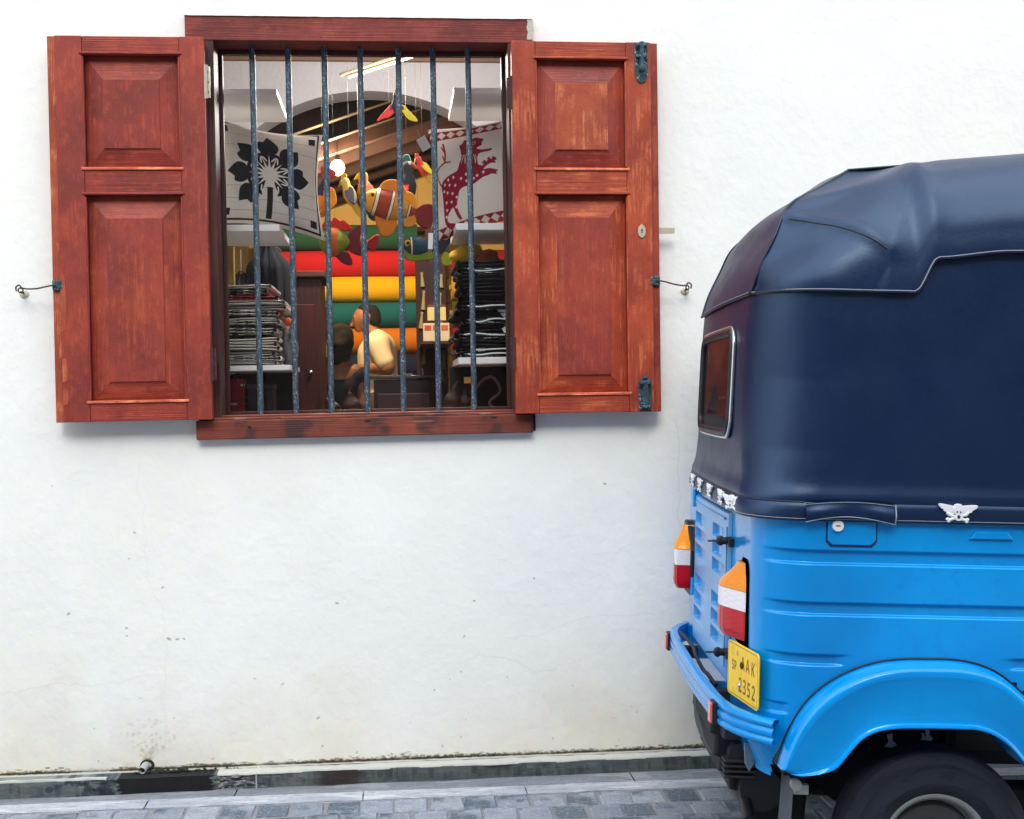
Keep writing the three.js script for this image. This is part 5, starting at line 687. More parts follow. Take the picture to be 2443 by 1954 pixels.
  const bin = thing('storage_box', 'dark purple box under the left shelf', 'box', [-0.47, 1.1, -0.55]); part(bin, 'box_body', bx(0.09, 0.12, 0.12, 0, 0.06, 0, 0.005), plain(0.03, 0.02, 0.05, 0.6)); part(bin, 'box_lid', bx(0.096, 0.02, 0.126, 0, 0.13, 0, 0.004), plain(0.05, 0.03, 0.08, 0.5));
}
// ------------------------------------------------------------------ window ledge inside with carved pieces
{
  solo('display_ledge', [bb(-0.97, 0.86, 1.08, 1.1, -0.8, -0.31, 0.004, 'x')], M.woodDark, 'dark wooden display ledge running along the bottom of the window', 'shelf');
  const piece = (x, z, h, w, ang, lab) => { const t = thing('carved_mask', lab, 'carving', [x, 1.1, z]); t.rotation.z = ang; const g = new THREE.SphereGeometry(1, 20, 16), p = g.attributes.position; for (let i = 0; i < p.count; i++) { const yy = p.getY(i), k = 1 - 0.55 * sst(0, 1, yy); p.setXYZ(i, p.getX(i) * w / 2 * k, (yy * 0.5 + 0.5) * h, p.getZ(i) * 0.02 * k + 0.004 * Math.sin(yy * 9)); } g.computeVertexNormals(); part(t, 'carved_body', g, std({ color: lin(0.5, 0.32, 0.2), map: rep(T.woodDark, 0.5), roughness: 0.6 })); part(t, 'stalk', cyl(0.004, 0.002, V(0, h * 0.96, 0), V(0.008, h * 1.12, 0), 8), M.woodDark); };
  piece(0.19, -0.5, 0.125, 0.07, -0.15, 'brown teardrop carving leaning at the window bottom, right of the sixth bar'); piece(0.255, -0.5, 0.11, 0.06, 0.1, 'brown teardrop carving beneath the dark textile stack'); piece(-0.15, -0.5, 0.11, 0.07, 0.12, 'brown teardrop carving in front of the seated shopper'); piece(-0.2, -0.56, 0.1, 0.06, 0.5, 'tilted brown carving at the window bottom, left of centre');
  const pp = (x, z, w, d, c, lab) => solo('paper_sheet', (() => { const g = grid(10, 6, (s, q) => [x + (s - 0.5) * w, 1.103 + 0.004 * Math.sin(s * 4 + x * 20) + 0.012 * q, z + (0.5 - q) * d]); return g; })(), plain(...c, 0.85), lab, 'paper');
  pp(0.305, -0.36, 0.16, 0.08, [0.74, 0.68, 0.64], 'pale leaflet lying at the right end of the window bottom'); pp(0.19, -0.36, 0.05, 0.07, [0.6, 0.04, 0.05], 'red leaflet lying at the window bottom'); pp(0.13, -0.36, 0.05, 0.07, [0.72, 0.62, 0.55], 'cream leaflet lying at the window bottom left of the red one'); pp(0.045, -0.36, 0.06, 0.07, [0.4, 0.52, 0.62], 'pale blue leaflet lying at the window bottom by the fifth bar');
  const trin = thing('wire_trinket', 'dark wire trinket with a small orange card hanging below the right shelf', 'ornament', [0.275, 1.17, -0.45]); part(trin, 'wire_loop', tube([V(-0.02, -0.05, 0), V(0.01, 0.05, 0), V(0.06, 0.08, 0), V(0.09, 0.03, 0), V(0.05, -0.01, 0), V(0.09, -0.05, 0)], 0.005, 40, 8), plain(0.14, 0.07, 0.05, 0.5)); part(trin, 'card', bx(0.026, 0.022, 0.002, -0.025, 0.07, 0.01), plain(0.7, 0.35, 0.08, 0.7)); part(trin, 'bead', ell(0.006, 0.006, 0.006, 0.09, -0.05, 0.004), M.chrome);
}
// ------------------------------------------------------------------ plush fish and parrots
function plush(name, label, pos, rot, len, ht, th, cols, stripes, cat = 'soft toy', tail = 1) {
  const t = thing(name, label, cat, pos); t.rotation.set(...rot); const prof = (s) => Math.pow(Math.sin(Math.PI * clamp(Math.pow(s, 0.8))), 0.62) * (1 - 0.35 * sst(0.55, 1, s));
  const seg = (a, b, m, nm, k = 1) => part(t, nm, grid(14, 26, (q, s0) => { const s = lerp(a, b, s0), r = Math.max(0.02, prof(s)) * k, an = q * Math.PI * 2; return [(s - 0.5) * len, Math.sin(an) * r * ht / 2, Math.cos(an) * r * th / 2, q, s]; }), m);
  let s0 = 0; for (const [b, c, nm] of cols) { seg(s0, b, cloth(...c), nm); s0 = b; }
  for (const [a, b, c] of stripes) { seg(a - 0.012, b + 0.012, cloth(0.012, 0.01, 0.02), 'black_edge', 1.02); seg(a, b, cloth(...c), 'white_band', 1.04); }
  for (const z of [-1, 1]) { const e = part(t, 'eye', ell(0.013, 0.013, 0.006, -0.35 * len, ht * 0.14, z * th * 0.33), cloth(0.75, 0.4, 0.02)); part(e, 'pupil', ell(0.007, 0.007, 0.005, -0.35 * len, ht * 0.14, z * (th * 0.33 + 0.004)), cloth(0.02, 0.008, 0.01)); }
  return t;
}
const fin = (t, nm, pts, m, z = 0, d = 0.012) => { const g = ext(pts, d, 0.004, 6, true); g.translate(0, 0, z - d / 2); return part(t, nm, g, m); };
{
  const f1 = plush('plush_fish', 'big plush clownfish with white bands hanging in the middle of the window', [-0.005, 1.935, -1.0], [0, 0.15, -0.27], 0.235, 0.118, 0.085, [[0.2, [0.72, 0.36, 0.03], 'head'], [0.5, [0.33, 0.045, 0.02], 'front_body'], [0.8, [0.6, 0.24, 0.03], 'middle_body'], [1, [0.3, 0.02, 0.025], 'tail_root']], [[0.21, 0.26, [0.72, 0.64, 0.5]], [0.47, 0.51, [0.7, 0.62, 0.5]], [0.79, 0.82, [0.7, 0.62, 0.5]]]);
  fin(f1, 'tail_fin', [[0.1, 0.012], [0.125, 0.04], [0.16, 0.045], [0.172, 0.0], [0.16, -0.04], [0.125, -0.035], [0.1, -0.012]], cloth(0.18, 0.012, 0.02)); fin(f1, 'back_fin', [[-0.06, 0.05], [-0.045, 0.085], [0.0, 0.1], [0.04, 0.07], [0.02, 0.045]], cloth(0.6, 0.2, 0.025)); fin(f1, 'back_fin', [[0.03, 0.045], [0.05, 0.07], [0.08, 0.06], [0.095, 0.02], [0.06, 0.03]], cloth(0.72, 0.3, 0.02)); fin(f1, 'belly_fin', [[-0.05, -0.05], [-0.03, -0.09], [0.0, -0.12], [0.03, -0.1], [0.03, -0.05]], cloth(0.62, 0.2, 0.02)); fin(f1, 'belly_fin', [[0.05, -0.04], [0.07, -0.06], [0.1, -0.05], [0.11, -0.01], [0.08, -0.02]], cloth(0.6, 0.25, 0.03));
  const f2 = plush('plush_fish', 'round green plush fish with an orange stripe and red crest', [-0.222, 1.79, -0.95], [0, 0.5, 1.35], 0.125, 0.115, 0.1, [[0.4, [0.22, 0.26, 0.02], 'head'], [0.6, [0.6, 0.14, 0.03], 'stripe'], [1, [0.24, 0.3, 0.02], 'rear']], []);
  f2.rotation.set(0, 0, 0); fin(f2, 'crest', [[-0.05, 0.05], [-0.03, 0.085], [-0.01, 0.075], [0.0, 0.09], [0.02, 0.075], [0.035, 0.078], [0.06, 0.05], [0.03, 0.045]], cloth(0.55, 0.03, 0.015)); fin(f2, 'tail_fin', [[0.055, 0.03], [0.1, 0.06], [0.09, 0.0], [0.105, -0.05], [0.055, -0.03]], cloth(0.15, 0.012, 0.03)); fin(f2, 'belly_fin', [[0.0, -0.05], [0.03, -0.08], [0.06, -0.085], [0.045, -0.045]], cloth(0.12, 0.01, 0.03));
  const f3 = plush('plush_fish', 'dark blue plush fish with a green belly left of the lion cushion tag', [0.1, 1.775, -0.98], [0, 0.1, 0.04], 0.125, 0.075, 0.06, [[0.22, [0.02, 0.06, 0.08], 'head'], [1, [0.015, 0.07, 0.13], 'body']], [[0.24, 0.29, [0.72, 0.66, 0.5]]]);
  fin(f3, 'belly_fin', [[-0.06, -0.01], [-0.05, -0.045], [-0.01, -0.055], [0.07, -0.045], [0.06, -0.03], [-0.02, -0.032]], cloth(0.2, 0.32, 0.03)); fin(f3, 'tail_fin', [[0.055, -0.02], [0.08, 0.01], [0.1, 0.04], [0.13, 0.03], [0.115, 0.0], [0.085, -0.03]], cloth(0.02, 0.03, 0.06)); fin(f3, 'tail_tip', [[0.095, 0.03], [0.11, 0.045], [0.125, 0.035], [0.105, 0.022]], cloth(0.75, 0.6, 0.05), 0.012); fin(f3, 'side_fin', [[0.09, -0.05], [0.105, -0.03], [0.12, -0.05], [0.115, -0.075], [0.095, -0.075]], cloth(0.4, 0.5, 0.03));
  const f4 = plush('plush_fish', 'brown plush fish with a red mouth behind the third and fourth bars', [-0.13, 1.805, -1.12], [0, 0, -0.1], 0.085, 0.07, 0.06, [[0.25, [0.4, 0.03, 0.02], 'mouth'], [1, [0.2, 0.07, 0.03], 'body']], []); fin(f4, 'tail_fin', [[0.03, 0.01], [0.06, 0.035], [0.07, 0.03], [0.06, -0.02], [0.035, -0.015]], cloth(0.5, 0.03, 0.04));
  const f5 = plush('plush_fish', 'orange and navy plush fish half hidden behind the leaf cushion', [-0.262, 1.955, -0.9], [0, 0, 1.4], 0.16, 0.07, 0.06, [[0.5, [0.82, 0.2, 0.01], 'front_body'], [1, [0.03, 0.02, 0.07], 'rear_body']], []); fin(f5, 'side_fin', [[-0.06, -0.02], [-0.02, -0.05], [0.03, -0.035], [0.02, -0.005]], cloth(0.85, 0.3, 0.01), 0.02); fin(f5, 'tail_fin', [[0.07, 0.01], [0.11, 0.02], [0.1, -0.03], [0.075, -0.015]], cloth(0.45, 0.04, 0.05));
  const parrot = (label, pos, ry, rz, s, body, wing, tailc, crest, beak) => {
    const t = thing('plush_parrot', label, 'soft toy', pos); t.rotation.set(0, ry, rz); t.scale.setScalar(s); const B = cloth(...body);
    const bg = new THREE.LatheGeometry([[0.001, -0.075], [0.018, -0.065], [0.034, -0.03], [0.038, 0.0], [0.03, 0.035], [0.022, 0.05], [0.026, 0.066], [0.024, 0.085], [0.012, 0.1], [0.001, 0.103]].map((p) => new THREE.Vector2(...p)), 24); part(t, 'parrot_body', bg, B); part(t, 'beak', (() => { const g = new THREE.ConeGeometry(0.013, 0.035, 12); g.rotateZ(2.1); g.translate(-0.032, 0.072, 0); return g; })(), cloth(...beak));
    for (const z of [-1, 1]) { part(t, 'eye', ell(0.006, 0.007, 0.004, -0.012, 0.085, z * 0.02), cloth(0.75, 0.55, 0.3)); const w = ext([[0, 0.05], [-0.02, 0.02], [-0.015, -0.04], [0.01, -0.085], [0.02, -0.04], [0.024, 0.02]], 0.008, 0.003, 6, true); w.rotateX(z * -0.5); w.translate(0.008, -0.005, z * 0.034); part(t, 'wing', w, cloth(...wing)); }
    fin(t, 'tail', [[-0.012, -0.06], [0.0, -0.12], [0.02, -0.14], [0.028, -0.12], [0.014, -0.06]], cloth(...tailc)); fin(t, 'crest', [[-0.01, 0.095], [0.0, 0.118], [0.018, 0.112], [0.014, 0.095]], cloth(...crest)); return t;
  };
  parrot('orange and green plush parrot with a yellow beak below the bulb', [-0.105, 2.0, -1.05], 0.2, 0.15, 0.82, [0.62, 0.25, 0.03], [0.62, 0.07, 0.02], [0.03, 0.14, 0.09], [0.02, 0.12, 0.07], [0.7, 0.5, 0.02]);
  parrot('yellow plush parrot with a grey wing left of the orange one', [-0.165, 1.985, -1.02], -0.2, 0.35, 0.7, [0.7, 0.5, 0.12], [0.08, 0.09, 0.13], [0.6, 0.45, 0.04], [0.6, 0.4, 0.04], [0.6, 0.4, 0.05]);
  parrot('dark plush parrot with a red wing behind the clownfish', [0.062, 2.03, -1.08], 2.9, 0.05, 1.0, [0.02, 0.035, 0.06], [0.7, 0.07, 0.03], [0.015, 0.02, 0.04], [0.04, 0.14, 0.12], [0.3, 0.06, 0.04]);
  parrot('small red and yellow plush parrot beside the lion cushion', [0.122, 2.085, -1.0], 0.4, 0.5, 0.5, [0.72, 0.06, 0.04], [0.75, 0.6, 0.03], [0.7, 0.5, 0.05], [0.75, 0.08, 0.05], [0.6, 0.4, 0.05]);
  const fb = parrot('plush parrot with spread red and yellow wings hanging highest under the dark roof', [0.025, 2.33, -1.0], 1.57, 0, 0.5, [0.03, 0.035, 0.05], [0.1, 0.03, 0.09], [0.06, 0.02, 0.08], [0.1, 0.1, 0.1], [0.6, 0.3, 0.1]);
  fin(fb, 'spread_wing', [[0, 0.02], [0.04, 0.0], [0.1, -0.06], [0.15, -0.12], [0.1, -0.1], [0.06, -0.09], [0.0, -0.03]], cloth(0.72, 0.06, 0.05)).rotation.y = Math.PI / 2; fin(fb, 'spread_wing', [[0, 0.02], [-0.05, 0.0], [-0.1, -0.05], [-0.16, -0.12], [-0.1, -0.11], [-0.06, -0.06], [0.0, -0.03]], cloth(0.6, 0.52, 0.03)).rotation.y = Math.PI / 2;
  part(fb, 'string', cyl(0.002, 0.002, V(0, 0.1, 0), V(0, 0.8, 0), 6), plain(0.5, 0.48, 0.4));
  for (const [x, y, z, ly, lab] of [[-0.005, 1.98, -1.0, 1.0, 'thread holding up the clownfish'], [0.1, 1.8, -0.98, 1.2, 'thread holding up the dark blue fish'], [0.062, 2.1, -1.08, 0.88, 'thread holding up the dark parrot'], [-0.222, 1.84, -0.95, 1.15, 'thread holding up the green fish'], [-0.105, 2.07, -1.05, 0.92, 'thread holding up the orange parrot'], [-0.165, 2.04, -1.02, 0.95, 'thread holding up the yellow parrot'], [0.122, 2.12, -1.0, 0.87, 'thread holding up the red and yellow parrot'], [-0.13, 1.83, -1.12, 1.16, 'thread holding up the brown fish'], [-0.262, 2.02, -0.9, 0.97, 'thread holding up the orange and navy fish']]) solo('hanging_thread', cyl(0.0004, 0.0004, V(x, y, z), V(x, y + ly, z), 4, false), plain(0.03, 0.026, 0.02), lab, 'thread');
}
// ------------------------------------------------------------------ fabric rolls on the back rack
{
  const roll = (c, lab, x0, x1, y, z, r) => { const t = thing('fabric_roll', lab, 'fabric roll', [0, y, z]); const n = 48, g = merge([grid(n, 40, (q, s) => { const a = q * 2 * Math.PI, rr3 = r * (1 + 0.012 * Math.sin(s * 9 + y * 7) + 0.02 * (fbm(s * 0.6, q, 8, 2) - 0.5) - 0.03 * Math.max(0, -Math.sin(a)) * 0.4); return [lerp(x0, x1, s), rr3 * Math.sin(a), rr3 * Math.cos(a), s * (x1 - x0), q]; }), (() => { const e = new THREE.CircleGeometry(r, n); e.rotateY(Math.PI / 2); e.translate(x1, 0, 0); return e; })()]); part(t, 'roll', g, cloth(...c, { bumpScale: 0.002 })); part(t, 'cardboard_core', cyl(0.025, 0.025, V(x0 - 0.02, 0, 0), V(x1 + 0.015, 0, 0), 16), plain(0.4, 0.28, 0.16, 0.9)); };
  const cs = [[[0.012, 0.085, 0.05], 'dark green'], [[0.56, 0.012, 0.02], 'bright red'], [[0.86, 0.52, 0.006], 'golden yellow'], [[0.006, 0.15, 0.19], 'teal'], [[0.78, 0.24, 0.015], 'orange'], [[0.012, 0.02, 0.075], 'navy']];
  cs.forEach(([c, n], i) => roll(c, `long ${n} fabric roll lying on the back rack, ${['top row', 'second row', 'third row', 'fourth row behind the man', 'fifth row behind the man', 'bottom row'][i]}`, -1.0, 0.2 + i * 0.002, 2.49 - i * 0.2125, -6.15, 0.104));
  [[[0.4, 0.01, 0.015], 'red', 2.28], [[0.66, 0.42, 0.02], 'yellow', 2.07], [[0.12, 0.1, 0.02], 'olive', 1.86], [[0.42, 0.012, 0.02], 'dark red', 1.64]].forEach(([c, n, y]) => roll(c, `${n} fabric roll on the right-hand rack seen beside the dark textile stack`, 0.475, 1.5, y, -6.15, 0.1));
  const rk = thing('fabric_rack', 'dark wooden rack carrying the coloured fabric rolls', 'rack'); for (const x of [-1.06, 0.3, 0.4, 1.56]) part(rk, 'rack_post', bb(x - 0.03, x + 0.03, 0.1, 2.62, -6.3, -6.2), M.woodDark); for (let i = 0; i < 6; i++) part(rk, 'rack_rail', bb(-1.06, 1.56, 2.385 - i * 0.2125 - 0.012, 2.385 - i * 0.2125 - 0.004, -6.27, -6.26), M.woodDark);
}
// ------------------------------------------------------------------ furniture in the room
{
  const c = thing('wooden_cabinet', 'tall brown wooden cabinet behind the second and third bars', 'cabinet', [0, 0, 0]);
  part(c, 'carcass', bb(-0.62, -0.325, 0.1, 1.715, -2.0, -1.6, 0.006), std({ map: rep(T.woodDark, 0.5), color: lin(0.7, 0.52, 0.45), roughness: 0.5 })); part(c, 'cornice', bb(-0.64, -0.3, 1.716, 1.745, -2.02, -1.575, 0.006, 'x'), M.woodDark); for (const [a, b] of [[0.2, 0.9], [1.02, 1.6]]) part(c, 'door_panel', bb(-0.595, -0.35, a, b, -1.599, -1.588, 0.004), std({ map: rep(T.woodDark, 0.5), color: lin(0.9, 0.62, 0.5), roughness: 0.5 })); part(c, 'drawer_rail', bb(-0.6, -0.345, 0.93, 0.99, -1.599, -1.59, 0.003, 'x'), M.woodDark); part(c, 'knob', ell(0.01, 0.01, 0.01, -0.37, 1.3, -1.58), M.chrome);
  const jk = (x, y, w, h, lab, seed2) => { const t = thing('hanging_garment', lab, 'garment', [x, y, -1.25]); part(t, 'cloth_body', grid(26, 24, (s, q) => { const a = s * Math.PI * 2, v = 1 - q, k = 0.35 + 0.65 * sst(0, 0.25, v); return [Math.cos(a) * w / 2 * k * (1 + 0.1 * Math.sin(a * 5 + seed2) + 0.16 * Math.sin(a * 13 + seed2 * 3 + v * 2) * sst(0.1, 0.6, v)), -v * h, Math.sin(a) * 0.05 * k * (1 + 0.3 * Math.sin(a * 11 + seed2 + v * 3))]; }), cloth(0.006, 0.007, 0.014)); part(t, 'hanger', tube([V(-w * 0.3, -0.03, 0), V(0, 0.01, 0), V(w * 0.3, -0.03, 0)], 0.004, 16, 6), M.woodDark); part(t, 'hook', cyl(0.002, 0.002, V(0, 0, 0), V(0, 0.1, 0), 6), M.chrome); };
  jk(-0.51, 1.82, 0.18, 0.42, 'black garment hanging above the left textile stack', 1); jk(-0.62, 1.70, 0.13, 0.3, 'dark garment hanging lower, beside the yellow wall patch', 2);
  const ct = thing('glass_counter', 'dark glossy sales counter below the man in the yellow shirt', 'counter', [0, 0, -3.0]); part(ct, 'counter_body', bb(-0.12, 0.2, 0.1, 1.275, -0.2, 0.2, 0.004), plain(0.03, 0.022, 0.025, 0.15)); part(ct, 'counter_top', bb(-0.14, 0.22, 1.28, 1.3, -0.22, 0.22, 0.004), plain(0.06, 0.05, 0.05, 0.12)); part(ct, 'corner_bracket', [bb(-0.02, 0.01, 1.3005, 1.306, 0.18, 0.22), bb(0.04, 0.09, 1.3005, 1.308, 0.18, 0.22)], M.chrome); part(ct, 'drawer', bb(-0.1, 0.18, 1.0, 1.2, 0.2005, 0.21, 0.003), plain(0.05, 0.03, 0.03, 0.3)); part(ct, 'handle', ell(0.012, 0.012, 0.008, -0.02, 1.11, 0.215), M.chrome);
  // stand hung with pale loops and cards
  const st = thing('display_stand', 'brown stand with pale hanging tassels right of the fabric rolls', 'stand', [0.205, 0, -2.9]); part(st, 'post', bb(-0.085, 0.085, 0.1, 1.93, -0.03, 0, 0.004), std({ map: rep(T.woodDark, 0.4), color: lin(0.9, 0.75, 0.6), roughness: 0.7 }));
  for (let i = 0; i < 14; i++) { const y = 1.86 - Math.floor(i / 2) * 0.105 - rr(0, 0.02), x = (i % 2 ? 0.052 : -0.052) + rr(-0.012, 0.012), h = rr(0.06, 0.1); part(st, 'tassel', [cyl(0.006, 0.013, V(x, y, 0.016), V(x + rr(-0.008, 0.008), y - h, 0.016), 8), ell(0.009, 0.011, 0.008, x, y + 0.006, 0.016, 10, 8)], i < 5 ? plain(0.55, 0.42, 0.16, 0.8) : i < 9 ? plain(0.28, 0.22, 0.14, 0.8) : plain(0.12, 0.1, 0.09, 0.8)); }
  const bx1 = thing('gift_box', 'yellow notice card box on the stand between the bars, upper', 'box', [0.214, 1.6, -2.35]); part(bx1, 'carton', bx(0.094, 0.068, 0.03, 0, 0, 0, 0.003), plain(0.8, 0.6, 0.2, 0.7)); part(bx1, 'flap', bx(0.09, 0.012, 0.026, 0, 0.04, 0, 0.003), plain(0.2, 0.05, 0.03, 0.7));
  const bx2 = thing('gift_box', 'cream box with a red window strip on the stand, lower', 'box', [0.21, 1.507, -2.35]); part(bx2, 'carton', bx(0.134, 0.092, 0.04, 0, 0, 0, 0.003), plain(0.78, 0.6, 0.34, 0.7)); for (let i = 0; i < 3; i++) part(bx2, 'red_panel', bx(0.034, 0.026, 0.003, -0.042 + i * 0.042, 0.022, 0.0212, 0.001), plain(0.65, 0.06 + i * 0.03, 0.02, 0.5));
  const tb = thing('bracket_shelf', 'small shelf board holding the two gift boxes on the brown stand', 'shelf', [0.21, 0, -2.35]); part(tb, 'board', bb(-0.08, 0.08, 1.445, 1.459, -0.6, 0.03, 0.003), M.woodDark); part(tb, 'back_strip', bb(-0.02, 0.02, 1.459, 1.66, -0.04, -0.024), M.woodDark);
  const bt = thing('bottle_shelf', 'small shelf of yellow labelled jars beside the wooden cabinet', 'shelf', [-0.435, 0, -3.3]); for (const y of [1.27, 1.42, 1.57]) part(bt, 'board', bb(-0.06, 0.045, y - 0.012, y, -0.08, 0.05, 0.002), M.woodDark); part(bt, 'back_panel', bb(-0.06, 0.045, 0.1, 1.72, -0.1, -0.081), M.woodDark);
  for (const [x, y, c] of [[0.015, 1.27, [0.5, 0.5, 0.3]], [0.02, 1.42, [0.6, 0.6, 0.06]], [0.015, 1.57, [0.62, 0.56, 0.05]]]) { const j = thing('jar', `small ${y < 1.3 ? 'pale' : 'yellow'} jar on the ${y < 1.3 ? 'lowest' : y < 1.5 ? 'middle' : 'topmost'} board of the jar shelf`, 'jar', [-0.435 + x, y, -3.27]); part(j, 'jar_body', cyl(0.022, 0.022, V(0, 0, 0), V(0, 0.07, 0), 16), plain(...c, 0.3)); part(j, 'lid', cyl(0.018, 0.018, V(0, 0.0705, 0), V(0, 0.09, 0), 16), M.whitePlastic); }
  const sh = thing('back_shelf', 'pale timber shelf line on the yellow back wall behind the toys', 'shelf', [0, 0, -6.85]); part(sh, 'board', bb(-1.2, 1.6, 2.6, 2.64, 0, 0.25, 0.003, 'x'), std({ map: rep(T.woodDark, 0.8), color: lin(0.9, 0.9, 0.5), roughness: 0.8 })); for (const x of [-0.9, 0.2, 1.3]) part(sh, 'bracket', bb(x - 0.02, x + 0.02, 2.4, 2.599, 0.0, 0.03), M.woodDark);
}
// ------------------------------------------------------------------ people
{
  const hand = (o, d, up, k) => { // palm with four fingers and a thumb, curled
    const w = V(...o), f = V(...d).normalize(), u = V(...up).normalize(), s = f.clone().cross(u).normalize(), P = (a, b, c) => w.clone().addScaledVector(f, a).addScaledVector(s, b).addScaledVector(u, c).toArray(); const c = [[P(0, 0, 0), P(0.05, 0, 0), 0.022, 0.026], [P(0.045, -0.02, 0), P(0.05, 0.02, 0), 0.016, 0.016]];
    [[-0.03, 0.03], [-0.011, 0.036], [0.009, 0.033], [0.028, 0.026]].forEach(([b, L]) => c.push([P(0.06, b, 0), P(0.06 + L, b * 1.05, -0.008), 0.0085, 0.008], [P(0.06 + L, b * 1.05, -0.008), P(0.062 + L * 1.5, b * 1.05, -0.03), 0.008, 0.0065])); c.push([P(0.015, -0.024, 0), P(0.045, -0.05, -0.012), 0.011, 0.0095], [P(0.045, -0.05, -0.012), P(0.072, -0.048, -0.024), 0.0095, 0.008]); const m = P(0.05, 0, -0.01); return flesh(c, 44, m, 0.085, 0.004);
  };
  const rumple = (c, res, m, half, k, amp, f = 9) => { const g = flesh(c, res, m, half, k), p = g.attributes.position, n = g.attributes.normal; for (let i = 0; i < p.count; i++) { const x = p.getX(i), y = p.getY(i), z = p.getZ(i), d = amp * (fbm((x + z) * 0.5 + 3, y * 0.35 + x * 0.2 + 3, f, 3, 0.55) - 0.5) * 2; p.setXYZ(i, x + n.getX(i) * d, y + n.getY(i) * d, z + n.getZ(i) * d); } g.computeVertexNormals(); return g; };
  const skin = plain(0.38, 0.17, 0.085, 0.55), hair = std({ color: lin(0.01, 0.008, 0.009), roughness: 0.9, bumpMap: rep(T.fine, 0.05), bumpScale: 0.004 });
  // man in a yellow shirt, facing left, head bowed
  const man = thing('person', 'man in a pale yellow short-sleeved shirt, head bowed, in front of the fabric rolls', 'person', [-0.13, 0.1, -5.5]);
  const neck = [-0.03, 1.56, 0], hd = [-0.095, 1.655, 0];
  const armN = [[0.0, 1.47, 0.19], [0.075, 1.3, 0.23], [-0.14, 1.3, 0.17]], armF = [[-0.02, 1.47, -0.19], [0.03, 1.26, -0.22], [-0.2, 1.27, -0.14]];
  const bodyC = [[[0.0, 1.48, -0.15], [0.0, 1.48, 0.15], 0.07, 0.07], [[-0.01, 1.4, 0], [0.0, 1.1, 0], 0.125, 0.125], [[0.0, 1.0, -0.07], [0.0, 1.0, 0.07], 0.11, 0.11], [[0.01, 1.5, 0], neck, 0.06, 0.052], [neck, hd, 0.054, 0.06], ...[armN, armF].flatMap((a) => [[a[0], a[1], 0.05, 0.042], [a[1], a[2], 0.04, 0.028]]), [[0.0, 0.95, 0.09], [-0.01, 0.5, 0.1], 0.085, 0.058], [[-0.01, 0.5, 0.1], [0.02, 0.08, 0.1], 0.055, 0.04], [[0.0, 0.95, -0.09], [0.0, 0.5, -0.1], 0.085, 0.058], [[0.0, 0.5, -0.1], [0.03, 0.08, -0.1], 0.055, 0.04], [[0.03, 0.04, 0.1], [-0.13, 0.03, 0.11], 0.04, 0.032], [[0.04, 0.04, -0.1], [-0.12, 0.03, -0.11], 0.04, 0.032]];
  const headC = [[[-0.075, 1.7, 0], [-0.095, 1.695, 0], 0.082, 0.08], [[-0.115, 1.7, 0], [-0.14, 1.66, 0], 0.062, 0.05], [[-0.12, 1.63, 0], [-0.145, 1.605, 0], 0.042, 0.026], [[-0.17, 1.66, 0], [-0.2, 1.632, 0], 0.012, 0.013], [[-0.165, 1.685, -0.03], [-0.165, 1.685, 0.03], 0.02, 0.02], [[-0.08, 1.665, 0.075], [-0.07, 1.695, 0.082], 0.012, 0.016], [[-0.08, 1.665, -0.075], [-0.07, 1.695, -0.082], 0.012, 0.016], [[-0.06, 1.62, 0], [-0.03, 1.57, 0], 0.055, 0.055], [[-0.158, 1.622, -0.018], [-0.158, 1.622, 0.018], 0.009, 0.009]];
  const whole = merge([flesh(bodyC, 84, [-0.05, 0.86, 0], 0.92, 0.02), flesh(headC, 56, [-0.1, 1.66, 0], 0.15, 0.008), hand([-0.14, 1.3, 0.17], [-1, 0.05, -0.3], [0.1, 1, 0]), hand([-0.2, 1.27, -0.14], [-1, 0.05, 0.3], [0.1, 1, 0])].map((g) => { g.deleteAttribute('uv'); return g; }));
  part(man, 'body', whole, skin);
  part(man, 'shirt', rumple([[[0.0, 1.48, -0.15], [0.0, 1.48, 0.15], 0.083, 0.083], [[-0.01, 1.4, 0], [0.0, 1.06, 0], 0.145, 0.148], [[0.03, 1.46, -0.05], [0.03, 1.46, 0.05], 0.09, 0.09], [armN[0], [0.055, 1.345, 0.222], 0.072, 0.07], [armF[0], [0.02, 1.32, -0.212], 0.072, 0.07], [[-0.01, 1.545, -0.03], [-0.01, 1.545, 0.03], 0.05, 0.05]], 72, [0, 1.25, 0], 0.4, 0.02, 0.011), cloth(0.88, 0.8, 0.56));
  part(man, 'collar', (() => { const g = new THREE.TorusGeometry(0.058, 0.014, 8, 28); g.rotateX(Math.PI / 2 - 0.0); g.rotateZ(-0.5); g.translate(-0.02, 1.555, 0); return g; })(), cloth(0.9, 0.82, 0.55));
  part(man, 'trousers', flesh([[[0.0, 1.02, -0.07], [0.0, 1.02, 0.07], 0.13, 0.13], [[0.0, 0.95, 0.09], [-0.01, 0.5, 0.1], 0.105, 0.08], [[-0.01, 0.5, 0.1], [0.02, 0.1, 0.1], 0.078, 0.065], [[0.0, 0.95, -0.09], [0.0, 0.5, -0.1], 0.105, 0.08], [[0.0, 0.5, -0.1], [0.03, 0.1, -0.1], 0.078, 0.065]], 60, [0, 0.58, 0], 0.62, 0.02), cloth(0.1, 0.075, 0.055));
  part(man, 'hair', flesh([[[-0.06, 1.715, 0], [-0.085, 1.73, 0], 0.084, 0.07], [[-0.025, 1.67, -0.03], [-0.025, 1.67, 0.03], 0.05, 0.05]], 40, [-0.06, 1.7, 0], 0.14, 0.01), hair);
  for (const z of [-1, 1]) { part(man, 'eye', ell(0.009, 0.006, 0.011, -0.176, 1.663, z * 0.03), plain(0.06, 0.04, 0.03, 0.2)); part(man, 'eyebrow', ell(0.008, 0.006, 0.02, -0.18, 1.688, z * 0.032), hair); }
